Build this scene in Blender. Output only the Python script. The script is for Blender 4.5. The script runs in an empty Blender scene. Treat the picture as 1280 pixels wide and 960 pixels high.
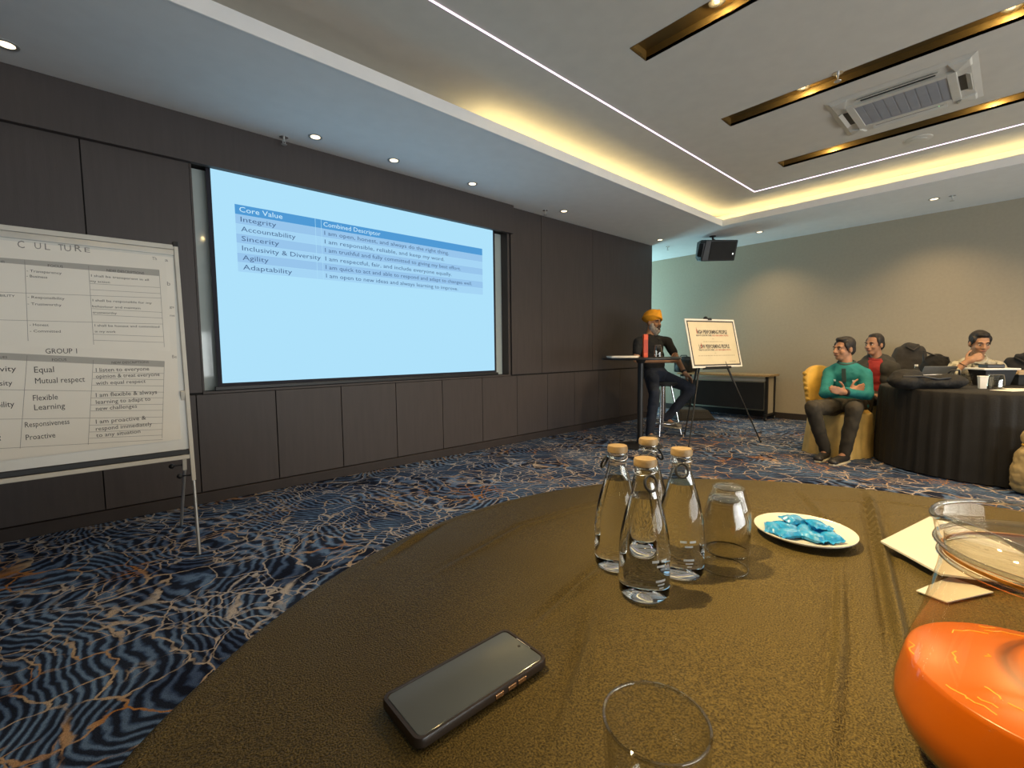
import bpy, bmesh, math, random
from mathutils import Vector, Matrix, Quaternion
random.seed(7)
V = Vector
SC = bpy.context.scene
COL = SC.collection
R_ = math.radians

# ------------------------------------------------------------------ camera
CAMH = 1.12
FPX = 564.45                         # focal length in pixels of the 1280x960 frame
RC = Matrix(((0.74253884, 0.05675456, -0.66739418),
             (-0.66970611, 0.04596022, -0.74120266),
             (-0.01139305, 0.99732972, 0.07213613)))
CAM = V((0, 0, CAMH))
FWD = -RC.col[2]
cd = bpy.data.cameras.new('camera')
cd.sensor_width = 36
cd.lens = FPX * 36 / 1280
cd.clip_start = 0.02
cam = bpy.data.objects.new('camera', cd)
COL.objects.link(cam)
cam.matrix_world = Matrix.Translation(CAM) @ RC.to_4x4()
SC.camera = cam


def ray(x, y):
    return RC @ V((x - 640, 480 - y, -FPX))


def onz(x, y, z):
    d = ray(x, y)
    return CAM + d * ((z - CAMH) / d.z)


def ony(x, y, Y):
    d = ray(x, y)
    return CAM + d * (Y / d.y)


def onx(x, y, X):
    d = ray(x, y)
    return CAM + d * (X / d.x)


def atd(x, y, d):
    r = ray(x, y)
    return CAM + r * (d / r.dot(FWD))


# ------------------------------------------------------------------ world, view
SC.view_settings.view_transform = 'Standard'
SC.view_settings.look = 'None'
SC.view_settings.exposure = 0.1
SC.view_settings.gamma = 1.0
SC.view_settings.use_curve_mapping = False
wd = bpy.data.worlds.new('world')
SC.world = wd
wd.use_nodes = True
wd.node_tree.nodes['Background'].inputs[0].default_value = (0.45, 0.75, 0.85, 1)
wd.node_tree.nodes['Background'].inputs[1].default_value = 0.6

WARM = (1.0, 0.70, 0.36)


def lamp(name, kind, loc, energy, color, rot=(0, 0, 0), **kw):
    l = bpy.data.lights.new(name, kind)
    l.energy = energy
    l.color = color
    for k, v in kw.items():
        setattr(l, k, v)
    o = bpy.data.objects.new(name, l)
    o.location = loc
    o.rotation_euler = rot
    COL.objects.link(o)
    return o


# daylight falling through the window at the end of the alcove
lamp('daylight', 'AREA', (7.4, 5.95, 1.5), 80, (0.45, 0.86, 1.0), (R_(-90), 0, 0),
     shape='RECTANGLE', size=1.05, size_y=2.3)

# added fill light, outside a made-up window behind the camera
lamp('fill_light', 'AREA', (2.6, -5.0, .95), 310, (0.94, 0.97, 1.0), (R_(90), 0, 0),
     shape='RECTANGLE', size=7.0, size_y=1.5)


# ------------------------------------------------------------------ materials
def nt(name):
    m = bpy.data.materials.new(name)
    m.use_nodes = True
    t = m.node_tree
    return m, t, t.nodes['Principled BSDF']


def setp(b, **kw):
    for k, v in kw.items():
        k = k.replace('_', ' ')
        if k in b.inputs:
            b.inputs[k].default_value = v


def c4(c):
    return (c[0], c[1], c[2], 1)


def mat(name, col, rough=0.6, metal=0.0, var=0.12, scale=8.0, bump=0.0, bscale=60.0, stretch=None, **kw):
    """principled material with a noise that varies colour and relief"""
    m, t, b = nt(name)
    N, L = t.nodes, t.links
    tc = N.new('ShaderNodeTexCoord')
    src = tc.outputs['Object']
    if stretch:
        mp = N.new('ShaderNodeMapping')
        mp.inputs['Scale'].default_value = stretch
        L.new(src, mp.inputs[0])
        src = mp.outputs[0]
    n = N.new('ShaderNodeTexNoise')
    n.inputs['Scale'].default_value = scale
    n.inputs['Detail'].default_value = 4
    L.new(src, n.inputs['Vector'])
    r = N.new('ShaderNodeValToRGB')
    e = r.color_ramp.elements
    e[0].position, e[1].position = 0.3, 0.7
    e[0].color = c4([x * (1 - var) for x in col])
    e[1].color = c4([min(1, x * (1 + var)) for x in col])
    L.new(n.outputs['Fac'], r.inputs[0])
    L.new(r.outputs[0], b.inputs['Base Color'])
    setp(b, Roughness=rough, Metallic=metal)
    if bump:
        n2 = N.new('ShaderNodeTexNoise')
        n2.inputs['Scale'].default_value = bscale
        n2.inputs['Detail'].default_value = 3
        L.new(src, n2.inputs['Vector'])
        bp = N.new('ShaderNodeBump')
        bp.inputs['Strength'].default_value = bump
        bp.inputs['Distance'].default_value = 0.01
        L.new(n2.outputs['Fac'], bp.inputs['Height'])
        L.new(bp.outputs[0], b.inputs['Normal'])
    for k, v in kw.items():
        setp(b, **{k: v})
    return m


def emit(name, col, strength):
    m, t, b = nt(name)
    n = t.nodes.new('ShaderNodeEmission')
    n.inputs[0].default_value = c4(col)
    n.inputs[1].default_value = strength
    t.links.new(n.outputs[0], t.nodes['Material Output'].inputs[0])
    return m


def thin_glass(name, tint=(0.97, 0.98, 0.97), refl=1.0, rough=0.02, ior=1.5):
    m, t, b = nt(name)
    N, L = t.nodes, t.links
    tr = N.new('ShaderNodeBsdfTransparent')
    tr.inputs[0].default_value = c4(tint)
    gl = N.new('ShaderNodeBsdfGlossy')
    gl.inputs['Roughness'].default_value = rough
    lw = N.new('ShaderNodeLayerWeight')
    lw.inputs['Blend'].default_value = 0.5
    pw_ = N.new('ShaderNodeMath')
    pw_.operation = 'POWER'
    pw_.inputs[1].default_value = 2.6
    L.new(lw.outputs['Facing'], pw_.inputs[0])
    mu = N.new('ShaderNodeMath')
    mu.operation = 'MULTIPLY_ADD'
    mu.use_clamp = True
    mu.inputs[1].default_value = 0.60 * refl
    mu.inputs[2].default_value = 0.035 * refl
    L.new(pw_.outputs[0], mu.inputs[0])
    mx = N.new('ShaderNodeMixShader')
    L.new(mu.outputs[0], mx.inputs[0])
    L.new(tr.outputs[0], mx.inputs[1])
    L.new(gl.outputs[0], mx.inputs[2])
    L.new(mx.outputs[0], N['Material Output'].inputs[0])
    return m


def carpet_mat():
    m, t, b = nt('carpet')
    N, L = t.nodes, t.links
    tc = N.new('ShaderNodeTexCoord')

    def noise(scale, detail=2, vec=None, rough=0.5):
        n = N.new('ShaderNodeTexNoise')
        n.inputs['Scale'].default_value = scale
        n.inputs['Detail'].default_value = detail
        n.inputs['Roughness'].default_value = rough
        L.new(vec or tc.outputs['Object'], n.inputs['Vector'])
        return n

    def math_(op, a, bb, clamp=False):
        n = N.new('ShaderNodeMath')
        n.operation = op
        n.use_clamp = clamp
        for i, s in enumerate((a, bb)):
            if isinstance(s, (int, float)):
                n.inputs[i].default_value = s
            elif s is not None:
                L.new(s, n.inputs[i])
        return n.outputs[0]

    def ramp(s, stops):
        r = N.new('ShaderNodeValToRGB')
        e = r.color_ramp.elements
        while len(e) < len(stops):
            e.new(0.5)
        for el, (p, c) in zip(e, stops):
            el.position = p
            el.color = c4(c)
        L.new(s, r.inputs[0])
        return r.outputs[0]

    def mix(f, a, bb):
        n = N.new('ShaderNodeMix')
        n.data_type = 'RGBA'
        if isinstance(f, float):
            n.inputs['Factor'].default_value = f
        else:
            L.new(f, n.inputs['Factor'])
        for s, i in ((a, 6), (bb, 7)):
            if isinstance(s, tuple):
                n.inputs[i].default_value = c4(s)
            else:
                L.new(s, n.inputs[i])
        return n.outputs[2]

    # warped coordinates
    nw = noise(2.2, 2)
    sub = N.new('ShaderNodeVectorMath')
    sub.operation = 'MULTIPLY_ADD'
    L.new(nw.outputs['Color'], sub.inputs[0])
    sub.inputs[1].default_value = (0.34, 0.34, 0)
    L.new(tc.outputs['Object'], sub.inputs[2])
    warp = sub.outputs[0]
    nf = noise(11, 3)
    sub2 = N.new('ShaderNodeVectorMath')
    sub2.operation = 'MULTIPLY_ADD'
    L.new(nf.outputs['Color'], sub2.inputs[0])
    sub2.inputs[1].default_value = (0.09, 0.09, 0)
    L.new(warp, sub2.inputs[2])
    warp2 = sub2.outputs[0]
    # zebra ripples
    sep = N.new('ShaderNodeSeparateXYZ')
    L.new(tc.outputs['Object'], sep.inputs[0])
    nb = noise(1.15, 1)
    ph = math_('ADD', math_('MULTIPLY', math_('ADD', sep.outputs[0], math_('MULTIPLY', sep.outputs[1], 0.35)), 105.0),
               math_('MULTIPLY', nb.outputs['Fac'], 190.0))
    nj = noise(14, 2)
    ph = math_('ADD', ph, math_('MULTIPLY', nj.outputs['Fac'], 8.0))
    s = math_('MULTIPLY_ADD', math_('SINE', ph, None), 0.5)
    s.node.inputs[2].default_value = 0.5
    stripes = ramp(s, [(0.22, (0.013, 0.018, 0.036)), (0.58, (0.034, 0.062, 0.130)), (0.95, (0.095, 0.155, 0.275))])
    # tonal patches
    np_ = noise(3.0, 2)
    patch = ramp(np_.outputs['Fac'], [(0.35, (0.60, 0.60, 0.68)), (0.65, (1.6, 1.6, 1.5))])
    mul = N.new('ShaderNodeMix')
    mul.data_type = 'RGBA'
    mul.blend_type = 'MULTIPLY'
    mul.inputs['Factor'].default_value = 1.0
    L.new(stripes, mul.inputs[6])
    L.new(patch, mul.inputs[7])
    base = mul.outputs[2]

    def veins(scale, lo, hi, vec):
        v = N.new('ShaderNodeTexVoronoi')
        v.feature = 'DISTANCE_TO_EDGE'
        v.inputs['Scale'].default_value = scale
        L.new(vec, v.inputs['Vector'])
        return ramp(v.outputs['Distance'], [(lo, (1, 1, 1)), (hi, (0, 0, 0))])

    v1 = veins(5.2, 0.012, 0.030, warp2)
    v2 = veins(9.5, 0.014, 0.040, warp2)
    nm = noise(2.6, 2)
    m2 = math_('MULTIPLY', v2, ramp(nm.outputs['Fac'], [(0.42, (0, 0, 0)), (0.52, (1, 1, 1))]))
    vv = math_('MAXIMUM', v1, m2)
    brk = noise(9, 2)
    vv = math_('MULTIPLY', vv, ramp(brk.outputs['Fac'], [(0.30, (0.15, 0.15, 0.15)), (0.50, (1, 1, 1))]))
    no = noise(2.0, 2)
    vcol = ramp(no.outputs['Fac'], [(0.34, (0.42, 0.19, 0.06)), (0.43, (0.48, 0.36, 0.25)), (0.62, (0.50, 0.45, 0.42))])
    full = mix(vv, base, vcol)
    pile = noise(260, 2)
    pl = ramp(pile.outputs['Fac'], [(0.3, (0.72, 0.72, 0.72)), (0.7, (1.25, 1.25, 1.25))])
    mul2 = N.new('ShaderNodeMix')
    mul2.data_type = 'RGBA'
    mul2.blend_type = 'MULTIPLY'
    mul2.inputs['Factor'].default_value = 1.0
    L.new(full, mul2.inputs[6])
    L.new(pl, mul2.inputs[7])
    L.new(mul2.outputs[2], b.inputs['Base Color'])
    bp = N.new('ShaderNodeBump')
    bp.inputs['Strength'].default_value = 0.5
    bp.inputs['Distance'].default_value = 0.006
    L.new(pile.outputs['Fac'], bp.inputs['Height'])
    L.new(bp.outputs[0], b.inputs['Normal'])
    setp(b, Roughness=0.95)
    b.inputs['Specular IOR Level'].default_value = 0.1
    return m


def satin_mat():
    """dark bronze satin of the table cover in front"""
    m, t, b = nt('bronze_satin')
    N, L = t.nodes, t.links
    tc = N.new('ShaderNodeTexCoord')
    n = N.new('ShaderNodeTexNoise')
    n.inputs['Scale'].default_value = 520
    n.inputs['Detail'].default_value = 2
    L.new(tc.outputs['Object'], n.inputs['Vector'])
    n2 = N.new('ShaderNodeTexNoise')
    n2.inputs['Scale'].default_value = 14
    n2.inputs['Detail'].default_value = 4
    L.new(tc.outputs['Object'], n2.inputs['Vector'])
    r = N.new('ShaderNodeValToRGB')
    e = r.color_ramp.elements
    e[0].position, e[1].position = 0.36, 0.68
    e[0].color = (0.045, 0.032, 0.012, 1)
    e[1].color = (0.155, 0.110, 0.034, 1)
    L.new(n.outputs['Fac'], r.inputs[0])
    L.new(r.outputs[0], b.inputs['Base Color'])
    rr = N.new('ShaderNodeMapRange')
    rr.inputs[3].default_value = 0.45
    rr.inputs[4].default_value = 0.58
    L.new(n2.outputs['Fac'], rr.inputs[0])
    L.new(rr.outputs[0], b.inputs['Roughness'])
    setp(b, Metallic=0.05)
    b.inputs['Specular IOR Level'].default_value = 0.16
    b.inputs['Specular Tint'].default_value = (1.0, 0.95, 0.85, 1)
    ad = N.new('ShaderNodeMath')
    ad.operation = 'MULTIPLY_ADD'
    ad.inputs[1].default_value = 0.5
    L.new(n2.outputs['Fac'], ad.inputs[0])
    L.new(n.outputs['Fac'], ad.inputs[2])
    bp = N.new('ShaderNodeBump')
    bp.inputs['Strength'].default_value = 0.8
    bp.inputs['Distance'].default_value = 0.004
    L.new(ad.outputs[0], bp.inputs['Height'])
    L.new(bp.outputs[0], b.inputs['Normal'])
    return m


M = dict(
    carpet=carpet_mat(), satin=satin_mat(),
    panel=mat('walnut_panel', (0.062, 0.050, 0.048), 0.55, var=0.08, scale=6, stretch=(6, 6, 0.5), bump=0.05, bscale=40),
    groove=mat('groove_black', (0.012, 0.010, 0.009), 0.8),
    base=mat('baseboard_dark', (0.035, 0.026, 0.024), 0.6),
    wallpaper=mat('beige_wallpaper', (0.42, 0.37, 0.28), 0.85, var=0.03, scale=30, bump=0.03, bscale=120),
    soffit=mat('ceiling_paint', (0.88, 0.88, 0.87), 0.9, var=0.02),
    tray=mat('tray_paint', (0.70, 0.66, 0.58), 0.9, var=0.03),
    brass=mat('brass_channel', (0.20, 0.142, 0.058), 0.40, metal=0.7, var=0.1),
    black=mat('black_plastic', (0.014, 0.014, 0.015), 0.45),
    blackmat=mat('black_matte', (0.012, 0.012, 0.013), 0.75),
    blackcloth=mat('black_cloth', (0.010, 0.009, 0.008), 0.8, bump=0.25, bscale=90, var=0.2),
    darkcloth=mat('charcoal_cloth', (0.045, 0.040, 0.034), 0.85, bump=0.3, bscale=70, var=0.2),
    chrome=mat('chrome', (0.80, 0.80, 0.82), 0.12, metal=1.0, var=0.02),
    alu=mat('aluminium', (0.62, 0.62, 0.60), 0.35, metal=0.7, var=0.04),
    cream=mat('cream_enamel', (0.62, 0.60, 0.54), 0.5, var=0.04),
    white=mat('white_plastic', (0.75, 0.74, 0.71), 0.5, var=0.03),
    acwhite=mat('ac_white', (0.66, 0.63, 0.56), 0.55, var=0.03),
    acgrey=mat('ac_grille', (0.33, 0.34, 0.37), 0.7, var=0.05),
    paper=mat('paper', (0.82, 0.79, 0.72), 0.9, var=0.03, scale=3, bump=0.06, bscale=14),
    paperband=mat('paper_grey_band', (0.42, 0.41, 0.38), 0.9, var=0.05),
    ink=mat('ink', (0.05, 0.047, 0.05), 0.8),
    inkgrey=mat('ink_grey', (0.25, 0.24, 0.23), 0.8),
    inkred=mat('ink_red', (0.42, 0.05, 0.035), 0.8),
    wboard=mat('whiteboard', (0.68, 0.68, 0.64), 0.3, var=0.02),
    glassback=mat('grey_glass_board', (0.46, 0.52, 0.51), 0.05, var=0.02),
    goldcloth=mat('gold_satin_cover', (0.66, 0.40, 0.07), 0.5, var=0.15, scale=10, bump=0.2, bscale=25),
    beigecloth=mat('beige_satin', (0.42, 0.32, 0.15), 0.55, var=0.15, bump=0.2, bscale=25),
    wood=mat('light_wood', (0.40, 0.27, 0.13), 0.5, var=0.2, stretch=(2, 12, 2)),
    skin=mat('skin', (0.36, 0.18, 0.10), 0.55, var=0.08, scale=20),
    skinlight=mat('skin_light', (0.42, 0.22, 0.12), 0.55, var=0.08, scale=20),
    hair=mat('black_hair', (0.015, 0.011, 0.009), 0.55, bump=0.5, bscale=160),
    beard=mat('grey_beard', (0.42, 0.39, 0.37), 0.85, var=0.35, scale=30, bump=0.6, bscale=150),
    darkbeard=mat('dark_beard', (0.10, 0.08, 0.075), 0.85, var=0.3),
    eye=mat('eye_white', (0.60, 0.57, 0.52), 0.3),
    pupil=mat('eye_dark', (0.02, 0.012, 0.01), 0.2),
    lip=mat('lip', (0.27, 0.10, 0.075), 0.5),
    turban=mat('orange_turban', (0.85, 0.36, 0.015), 0.8, var=0.12, scale=14, bump=0.25, bscale=60),
    navytee=mat('black_tshirt', (0.012, 0.013, 0.015), 0.85, bump=0.3, bscale=30),
    jeans=mat('navy_jeans', (0.016, 0.022, 0.038), 0.85, bump=0.3, bscale=40, var=0.25),
    teal=mat('teal_polo', (0.008, 0.17, 0.175), 0.8, bump=0.25, bscale=30),
    collar=mat('collar_dark', (0.03, 0.06, 0.055), 0.8),
    khaki=mat('dark_khaki', (0.036, 0.028, 0.016), 0.8, bump=0.25, bscale=35, var=0.2),
    jacket=mat('grey_jacket', (0.035, 0.033, 0.028), 0.85, bump=0.25, bscale=50, var=0.2),
    redshirt=mat('red_shirt', (0.30, 0.022, 0.020), 0.8, bump=0.2, bscale=40),
    camo=None,
    shoe=mat('dark_shoe', (0.020, 0.018, 0.016), 0.5),
    shoegrey=mat('grey_shoe', (0.16, 0.15, 0.13), 0.7),
    sole=mat('pale_sole', (0.50, 0.45, 0.33), 0.6),
    orange_box=mat('orange_carton', (0.75, 0.10, 0.025), 0.5, var=0.06),
    cap=mat('tan_cap', (0.34, 0.23, 0.11), 0.5, metal=0.2, var=0.15, scale=30, bump=0.2, bscale=100),
    porcelain=mat('porcelain', (0.66, 0.63, 0.56), 0.15, var=0.01),
    wrap=mat('blue_wrapper', (0.02, 0.26, 0.58), 0.28, var=0.25, scale=60, bump=0.25, bscale=90),
    wrapw=mat('white_print', (0.60, 0.68, 0.74), 0.4),
    phoneglass=mat('phone_glass', (0.085, 0.098, 0.112), 0.08, var=0.02),  # bluish reflection of the ceiling put into the base colour
    phonecase=mat('phone_case', (0.030, 0.020, 0.014), 0.35),
    copper=mat('copper_edge', (0.55, 0.34, 0.20), 0.25, metal=0.9),
    juice=mat('orange_juice', (0.52, 0.118, 0.004), 0.28, var=0.05, scale=10),
    foam=mat('juice_foam', (1.0, 0.42, 0.06), 0.4, var=0.1),
    screenblack=mat('screen_border', (0.010, 0.010, 0.022), 0.7),
    grille=mat('speaker_grille', (0.022, 0.020, 0.018), 0.7, bump=0.4, bscale=500),
    laptop=mat('laptop_grey', (0.22, 0.22, 0.21), 0.4, metal=0.3),
    glass=thin_glass('clear_glass', (0.975, 0.975, 0.96), 1.0),
    jug=thin_glass('jug_glass', (0.93, 0.88, 0.78), .8),
    edgeglass=thin_glass('glass_edge', (0.88, 0.88, 0.84), 2.6),
)


def refr(name, col, ior, rough=0.0):
    m, t, b = nt(name)
    setp(b, Roughness=rough, IOR=ior)
    b.inputs['Transmission Weight'].default_value = 1.0
    b.inputs['Base Color'].default_value = c4(col)
    return m


M['water'] = refr('bottle_water', (0.97, 0.985, 0.98), 1.36)
M['knob'] = refr('knob_glass', (0.97, 0.97, 0.95), 1.45)


def camo_mat():
    m, t, b = nt('patterned_shirt')
    N, L = t.nodes, t.links
    tc = N.new('ShaderNodeTexCoord')
    n = N.new('ShaderNodeTexNoise')
    n.inputs['Scale'].default_value = 17
    n.inputs['Detail'].default_value = 3
    L.new(tc.outputs['Object'], n.inputs['Vector'])
    r = N.new('ShaderNodeValToRGB')
    e = r.color_ramp.elements
    e.new(0.5)
    for el, (p, c) in zip(e, [(0.40, (0.10, 0.085, 0.05)), (0.47, (0.46, 0.41, 0.28)), (0.60, (0.56, 0.51, 0.38))]):
        el.position = p
        el.color = c4(c)
    L.new(n.outputs['Fac'], r.inputs[0])
    L.new(r.outputs[0], b.inputs['Base Color'])
    setp(b, Roughness=0.85)
    return m


M['camo'] = camo_mat()
M['card'] = mat('card_white', (0.50, 0.48, 0.44), 0.85, var=0.02)
E_SCREEN = emit('projected_white', (0.40, 0.71, 0.90), 1.0)
E_HEAD = emit('projected_header', (0.075, 0.30, 0.62), 1.0)
E_ROWA = emit('projected_row_blue', (0.29, 0.52, 0.78), 1.0)
E_ROWB = emit('projected_row_pale', (0.35, 0.62, 0.85), 1.0)
E_TXT = emit('projected_text', (0.065, 0.13, 0.25), 1.0)
E_TXTW = emit('projected_text_white', (0.55, 0.80, 0.95), 1.0)
E_COVE = emit('cove_led', (1.0, 0.78, 0.36), 11.5)
E_LINE = emit('line_led', (1.0, 0.76, 1.0), 3.2)
E_SPOT = emit('downlight_lens', (1.0, 0.80, 0.52), 3.0)
E_SLOT = emit('slot_lens', (1.0, 0.72, 0.34), 2.5)

# ------------------------------------------------------------------ mesh helpers
WM = {}


class MB:
    def __init__(s):
        s.v, s.f = [], []

    def add(s, v, f, mx=None):
        o = len(s.v)
        s.v += [(mx @ V(p)) if mx is not None else V(p) for p in v]
        s.f += [tuple(i + o for i in q) for q in f]
        return s

    def bx(s, a, b):
        x0, y0, z0 = a
        x1, y1, z1 = b
        return s.add([(x0, y0, z0), (x1, y0, z0), (x1, y1, z0), (x0, y1, z0), (x0, y0, z1), (x1, y0, z1), (x1, y1, z1), (x0, y1, z1)],
                     [(0, 3, 2, 1), (4, 5, 6, 7), (0, 1, 5, 4), (1, 2, 6, 5), (2, 3, 7, 6), (3, 0, 4, 7)])

    def box(s, c, d, rot=None):
        c = V(c)
        h = V(d) / 2
        mx = Matrix.Translation(c) @ (rot.to_4x4() if rot else Matrix.Identity(4))
        m = MB().bx(-h, h)
        return s.add(m.v, m.f, mx)

    def hexa(s, bot, top):
        """solid between two quads"""
        n = len(bot)
        v = list(bot) + list(top)
        f = [tuple(reversed(range(n))), tuple(range(n, 2 * n))]
        f += [(i, (i + 1) % n, (i + 1) % n + n, i + n) for i in range(n)]
        return s.add(v, f)

    def bar(s, p0, p1, w, h, up=(0, 0, 1)):
        p0, p1 = V(p0), V(p1)
        d = (p1 - p0).normalized()
        a = d.cross(V(up))
        if a.length < 1e-4:
            a = V((1, 0, 0))
        a.normalize()
        b = a.cross(d)
        q = lambda p: [p + a * w / 2 * i + b * h / 2 * j for i, j in ((-1, -1), (1, -1), (1, 1), (-1, 1))]
        return s.hexa(q(p0), q(p1))

    def tube(s, p0, p1, r0, r1=None, n=12):
        r1 = r0 if r1 is None else r1
        p0, p1 = V(p0), V(p1)
        d = (p1 - p0).normalized()
        a = d.orthogonal().normalized()
        b = d.cross(a)
        ring = lambda p, r: [p + (a * math.cos(t) + b * math.sin(t)) * r for t in [2 * math.pi * i / n for i in range(n)]]
        return s.hexa(ring(p0, r0), ring(p1, r1))

    def path(s, pts, r, n=8, closed=False):
        pts = [V(p) for p in pts]
        K = len(pts)
        rs = r if isinstance(r, (list, tuple)) else [r] * K
        v, f = [], []
        a = None
        for k in range(K):
            if closed:
                d = pts[(k + 1) % K] - pts[k - 1]
            else:
                d = pts[min(k + 1, K - 1)] - pts[max(k - 1, 0)]
            d.normalize()
            if a is None:
                a = d.orthogonal().normalized()
            a = (a - d * a.dot(d)).normalized()
            b = d.cross(a)
            v += [pts[k] + (a * math.cos(2 * math.pi * i / n) + b * math.sin(2 * math.pi * i / n)) * rs[k] for i in range(n)]
        for k in range(K if closed else K - 1):
            k2 = (k + 1) % K
            f += [(k * n + i, k * n + (i + 1) % n, k2 * n + (i + 1) % n, k2 * n + i) for i in range(n)]
        if not closed:
            f += [tuple(reversed(range(n))), tuple(range((K - 1) * n, K * n))]
        return s.add(v, f)

    def lathe(s, prof, n=32, c=(0, 0, 0), cap0=True, cap1=True, fun=None):
        """profile of (radius, z); fun(angle, r, z) -> r may shape it"""
        c = V(c)
        v, f = [], []
        for r, z in prof:
            for i in range(n):
                t = 2 * math.pi * i / n
                rr = fun(t, r, z) if fun else r
                v.append(c + V((rr * math.cos(t), rr * math.sin(t), z)))
        for k in range(len(prof) - 1):
            f += [(k * n + i, k * n + (i + 1) % n, (k + 1) * n + (i + 1) % n, (k + 1) * n + i) for i in range(n)]
        if cap0:
            f.append(tuple(reversed(range(n))))
        if cap1:
            f.append(tuple(range((len(prof) - 1) * n, len(prof) * n)))
        return s.add(v, f)

    def ell(s, c, r, rot=None, n=16, m=10):
        if isinstance(r, (int, float)):
            r = (r, r, r)
        mx = Matrix.Translation(V(c)) @ (rot.to_4x4() if rot else Matrix.Identity(4)) @ Matrix.Diagonal((*r, 1))
        v = [V((0, 0, -1))]
        for j in range(1, m):
            a = -math.pi / 2 + math.pi * j / m
            v += [V((math.cos(a) * math.cos(2 * math.pi * i / n), math.cos(a) * math.sin(2 * math.pi * i / n), math.sin(a))) for i in range(n)]
        v.append(V((0, 0, 1)))
        f = [(0, 1 + (i + 1) % n, 1 + i) for i in range(n)]
        for j in range(m - 2):
            o = 1 + j * n
            f += [(o + i, o + (i + 1) % n, o + n + (i + 1) % n, o + n + i) for i in range(n)]
        o = 1 + (m - 2) * n
        f += [(o + i, o + (i + 1) % n, len(v) - 1) for i in range(n)]
        return s.add(v, f, mx)

    def cap(s, p0, r0, p1, r1, n=14):
        """tapered capsule (overlapping solids, meant for remeshing)"""
        s.ell(p0, r0, n=n, m=8)
        s.ell(p1, r1, n=n, m=8)
        if (V(p1) - V(p0)).length > 1e-4:
            s.tube(p0, p1, r0, r1, n)
        return s

    def chain(s, pts):
        for (p, r), (q, t) in zip(pts[:-1], pts[1:]):
            s.cap(p, r, q, t)
        return s

    def mesh(s, name, inv=None):
        me = bpy.data.meshes.new(name)
        me.from_pydata([tuple(inv @ p if inv is not None else p) for p in s.v], [], s.f)
        me.validate()
        return me


def finish(me, material, smooth=None, bevel=0.0, segs=2):
    if bevel:
        bm = bmesh.new()
        bm.from_mesh(me)
        bmesh.ops.recalc_face_normals(bm, faces=bm.faces)
        es = [e for e in bm.edges if len(e.link_faces) == 2 and e.calc_face_angle(0) > 0.6]
        bmesh.ops.bevel(bm, geom=es, offset=bevel, segments=segs, affect='EDGES', profile=0.5, clamp_overlap=True)
        bm.to_mesh(me)
        bm.free()
    else:
        bm = bmesh.new()
        bm.from_mesh(me)
        bmesh.ops.recalc_face_normals(bm, faces=bm.faces)
        bm.to_mesh(me)
        bm.free()
    me.materials.clear()
    me.materials.append(material)
    if smooth is not None:
        for p in me.polygons:
            p.use_smooth = True
        try:
            me.set_sharp_from_angle(angle=R_(smooth))
        except Exception:
            pass
    return me


def thing(name, label, cat, loc=(0, 0, 0), rotz=0.0, group=None, rot=None):
    o = bpy.data.objects.new(name, None)
    COL.objects.link(o)
    o.empty_display_size = 0.1
    o.location = loc
    o.rotation_euler = rot if rot is not None else (0, 0, rotz)
    o['label'] = label
    o['category'] = cat
    if group:
        o['group'] = group
    e = o.rotation_euler
    WM[o.name] = Matrix.Translation(V(loc)) @ e.to_matrix().to_4x4()
    return o


def part(mb, name, material, parent, world=False, smooth=None, bevel=0.0, label=None, kind=None):
    """mb: MB or a ready mesh; world=True: the coordinates are world coordinates"""
    mx = WM[parent.name]
    if isinstance(mb, MB):
        me = mb.mesh(name, mx.inverted() if world else None)
        finish(me, material, smooth, bevel)
    else:
        me = mb
        if world:
            me.transform(mx.inverted())
        me.materials.clear()
        me.materials.append(material)
    o = bpy.data.objects.new(name, me)
    COL.objects.link(o)
    o.parent = parent
    WM[o.name] = mx
    if label:
        o['label'] = label
    if kind:
        o['kind'] = kind
    return o


def solo(mb, name, material, label, cat, group=None, smooth=None, bevel=0.0, kind=None):
    """a thing that is one mesh; mb in world coordinates"""
    if isinstance(mb, MB):
        vs = mb.v
    else:
        vs = [v.co.copy() for v in mb.vertices]
    lo = V([min(v[i] for v in vs) for i in range(3)])
    hi = V([max(v[i] for v in vs) for i in range(3)])
    org = V(((lo.x + hi.x) / 2, (lo.y + hi.y) / 2, lo.z))
    mx = Matrix.Translation(org)
    if isinstance(mb, MB):
        me = mb.mesh(name, mx.inverted())
        finish(me, material, smooth, bevel)
    else:
        me = mb
        me.transform(mx.inverted())
        me.materials.clear()
        me.materials.append(material)
    o = bpy.data.objects.new(name, me)
    COL.objects.link(o)
    o.location = org
    WM[o.name] = mx
    if label:
        o['label'] = label
        o['category'] = cat
    if group:
        o['group'] = group
    if kind:
        o['kind'] = kind
    return o


def struct(mb, name, material, bevel=0.0, smooth=None):
    o = solo(mb, name, material, None, None, kind='structure', bevel=bevel, smooth=smooth)
    return o


def copy_tree(o, parent=None):
    c = o.copy()
    COL.objects.link(c)
    c.parent = parent
    for ch in list(o.children):
        copy_tree(ch, c)
    return c


def place_copy(o, loc, rotz, label=None, group=None):
    c = copy_tree(o)
    c.location = loc
    c.rotation_euler = (0, 0, rotz)
    if label:
        c['label'] = label
    if group:
        c['group'] = group
    WM[c.name] = Matrix.Translation(V(loc)) @ Matrix.Rotation(rotz, 4, 'Z')
    return c


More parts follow.
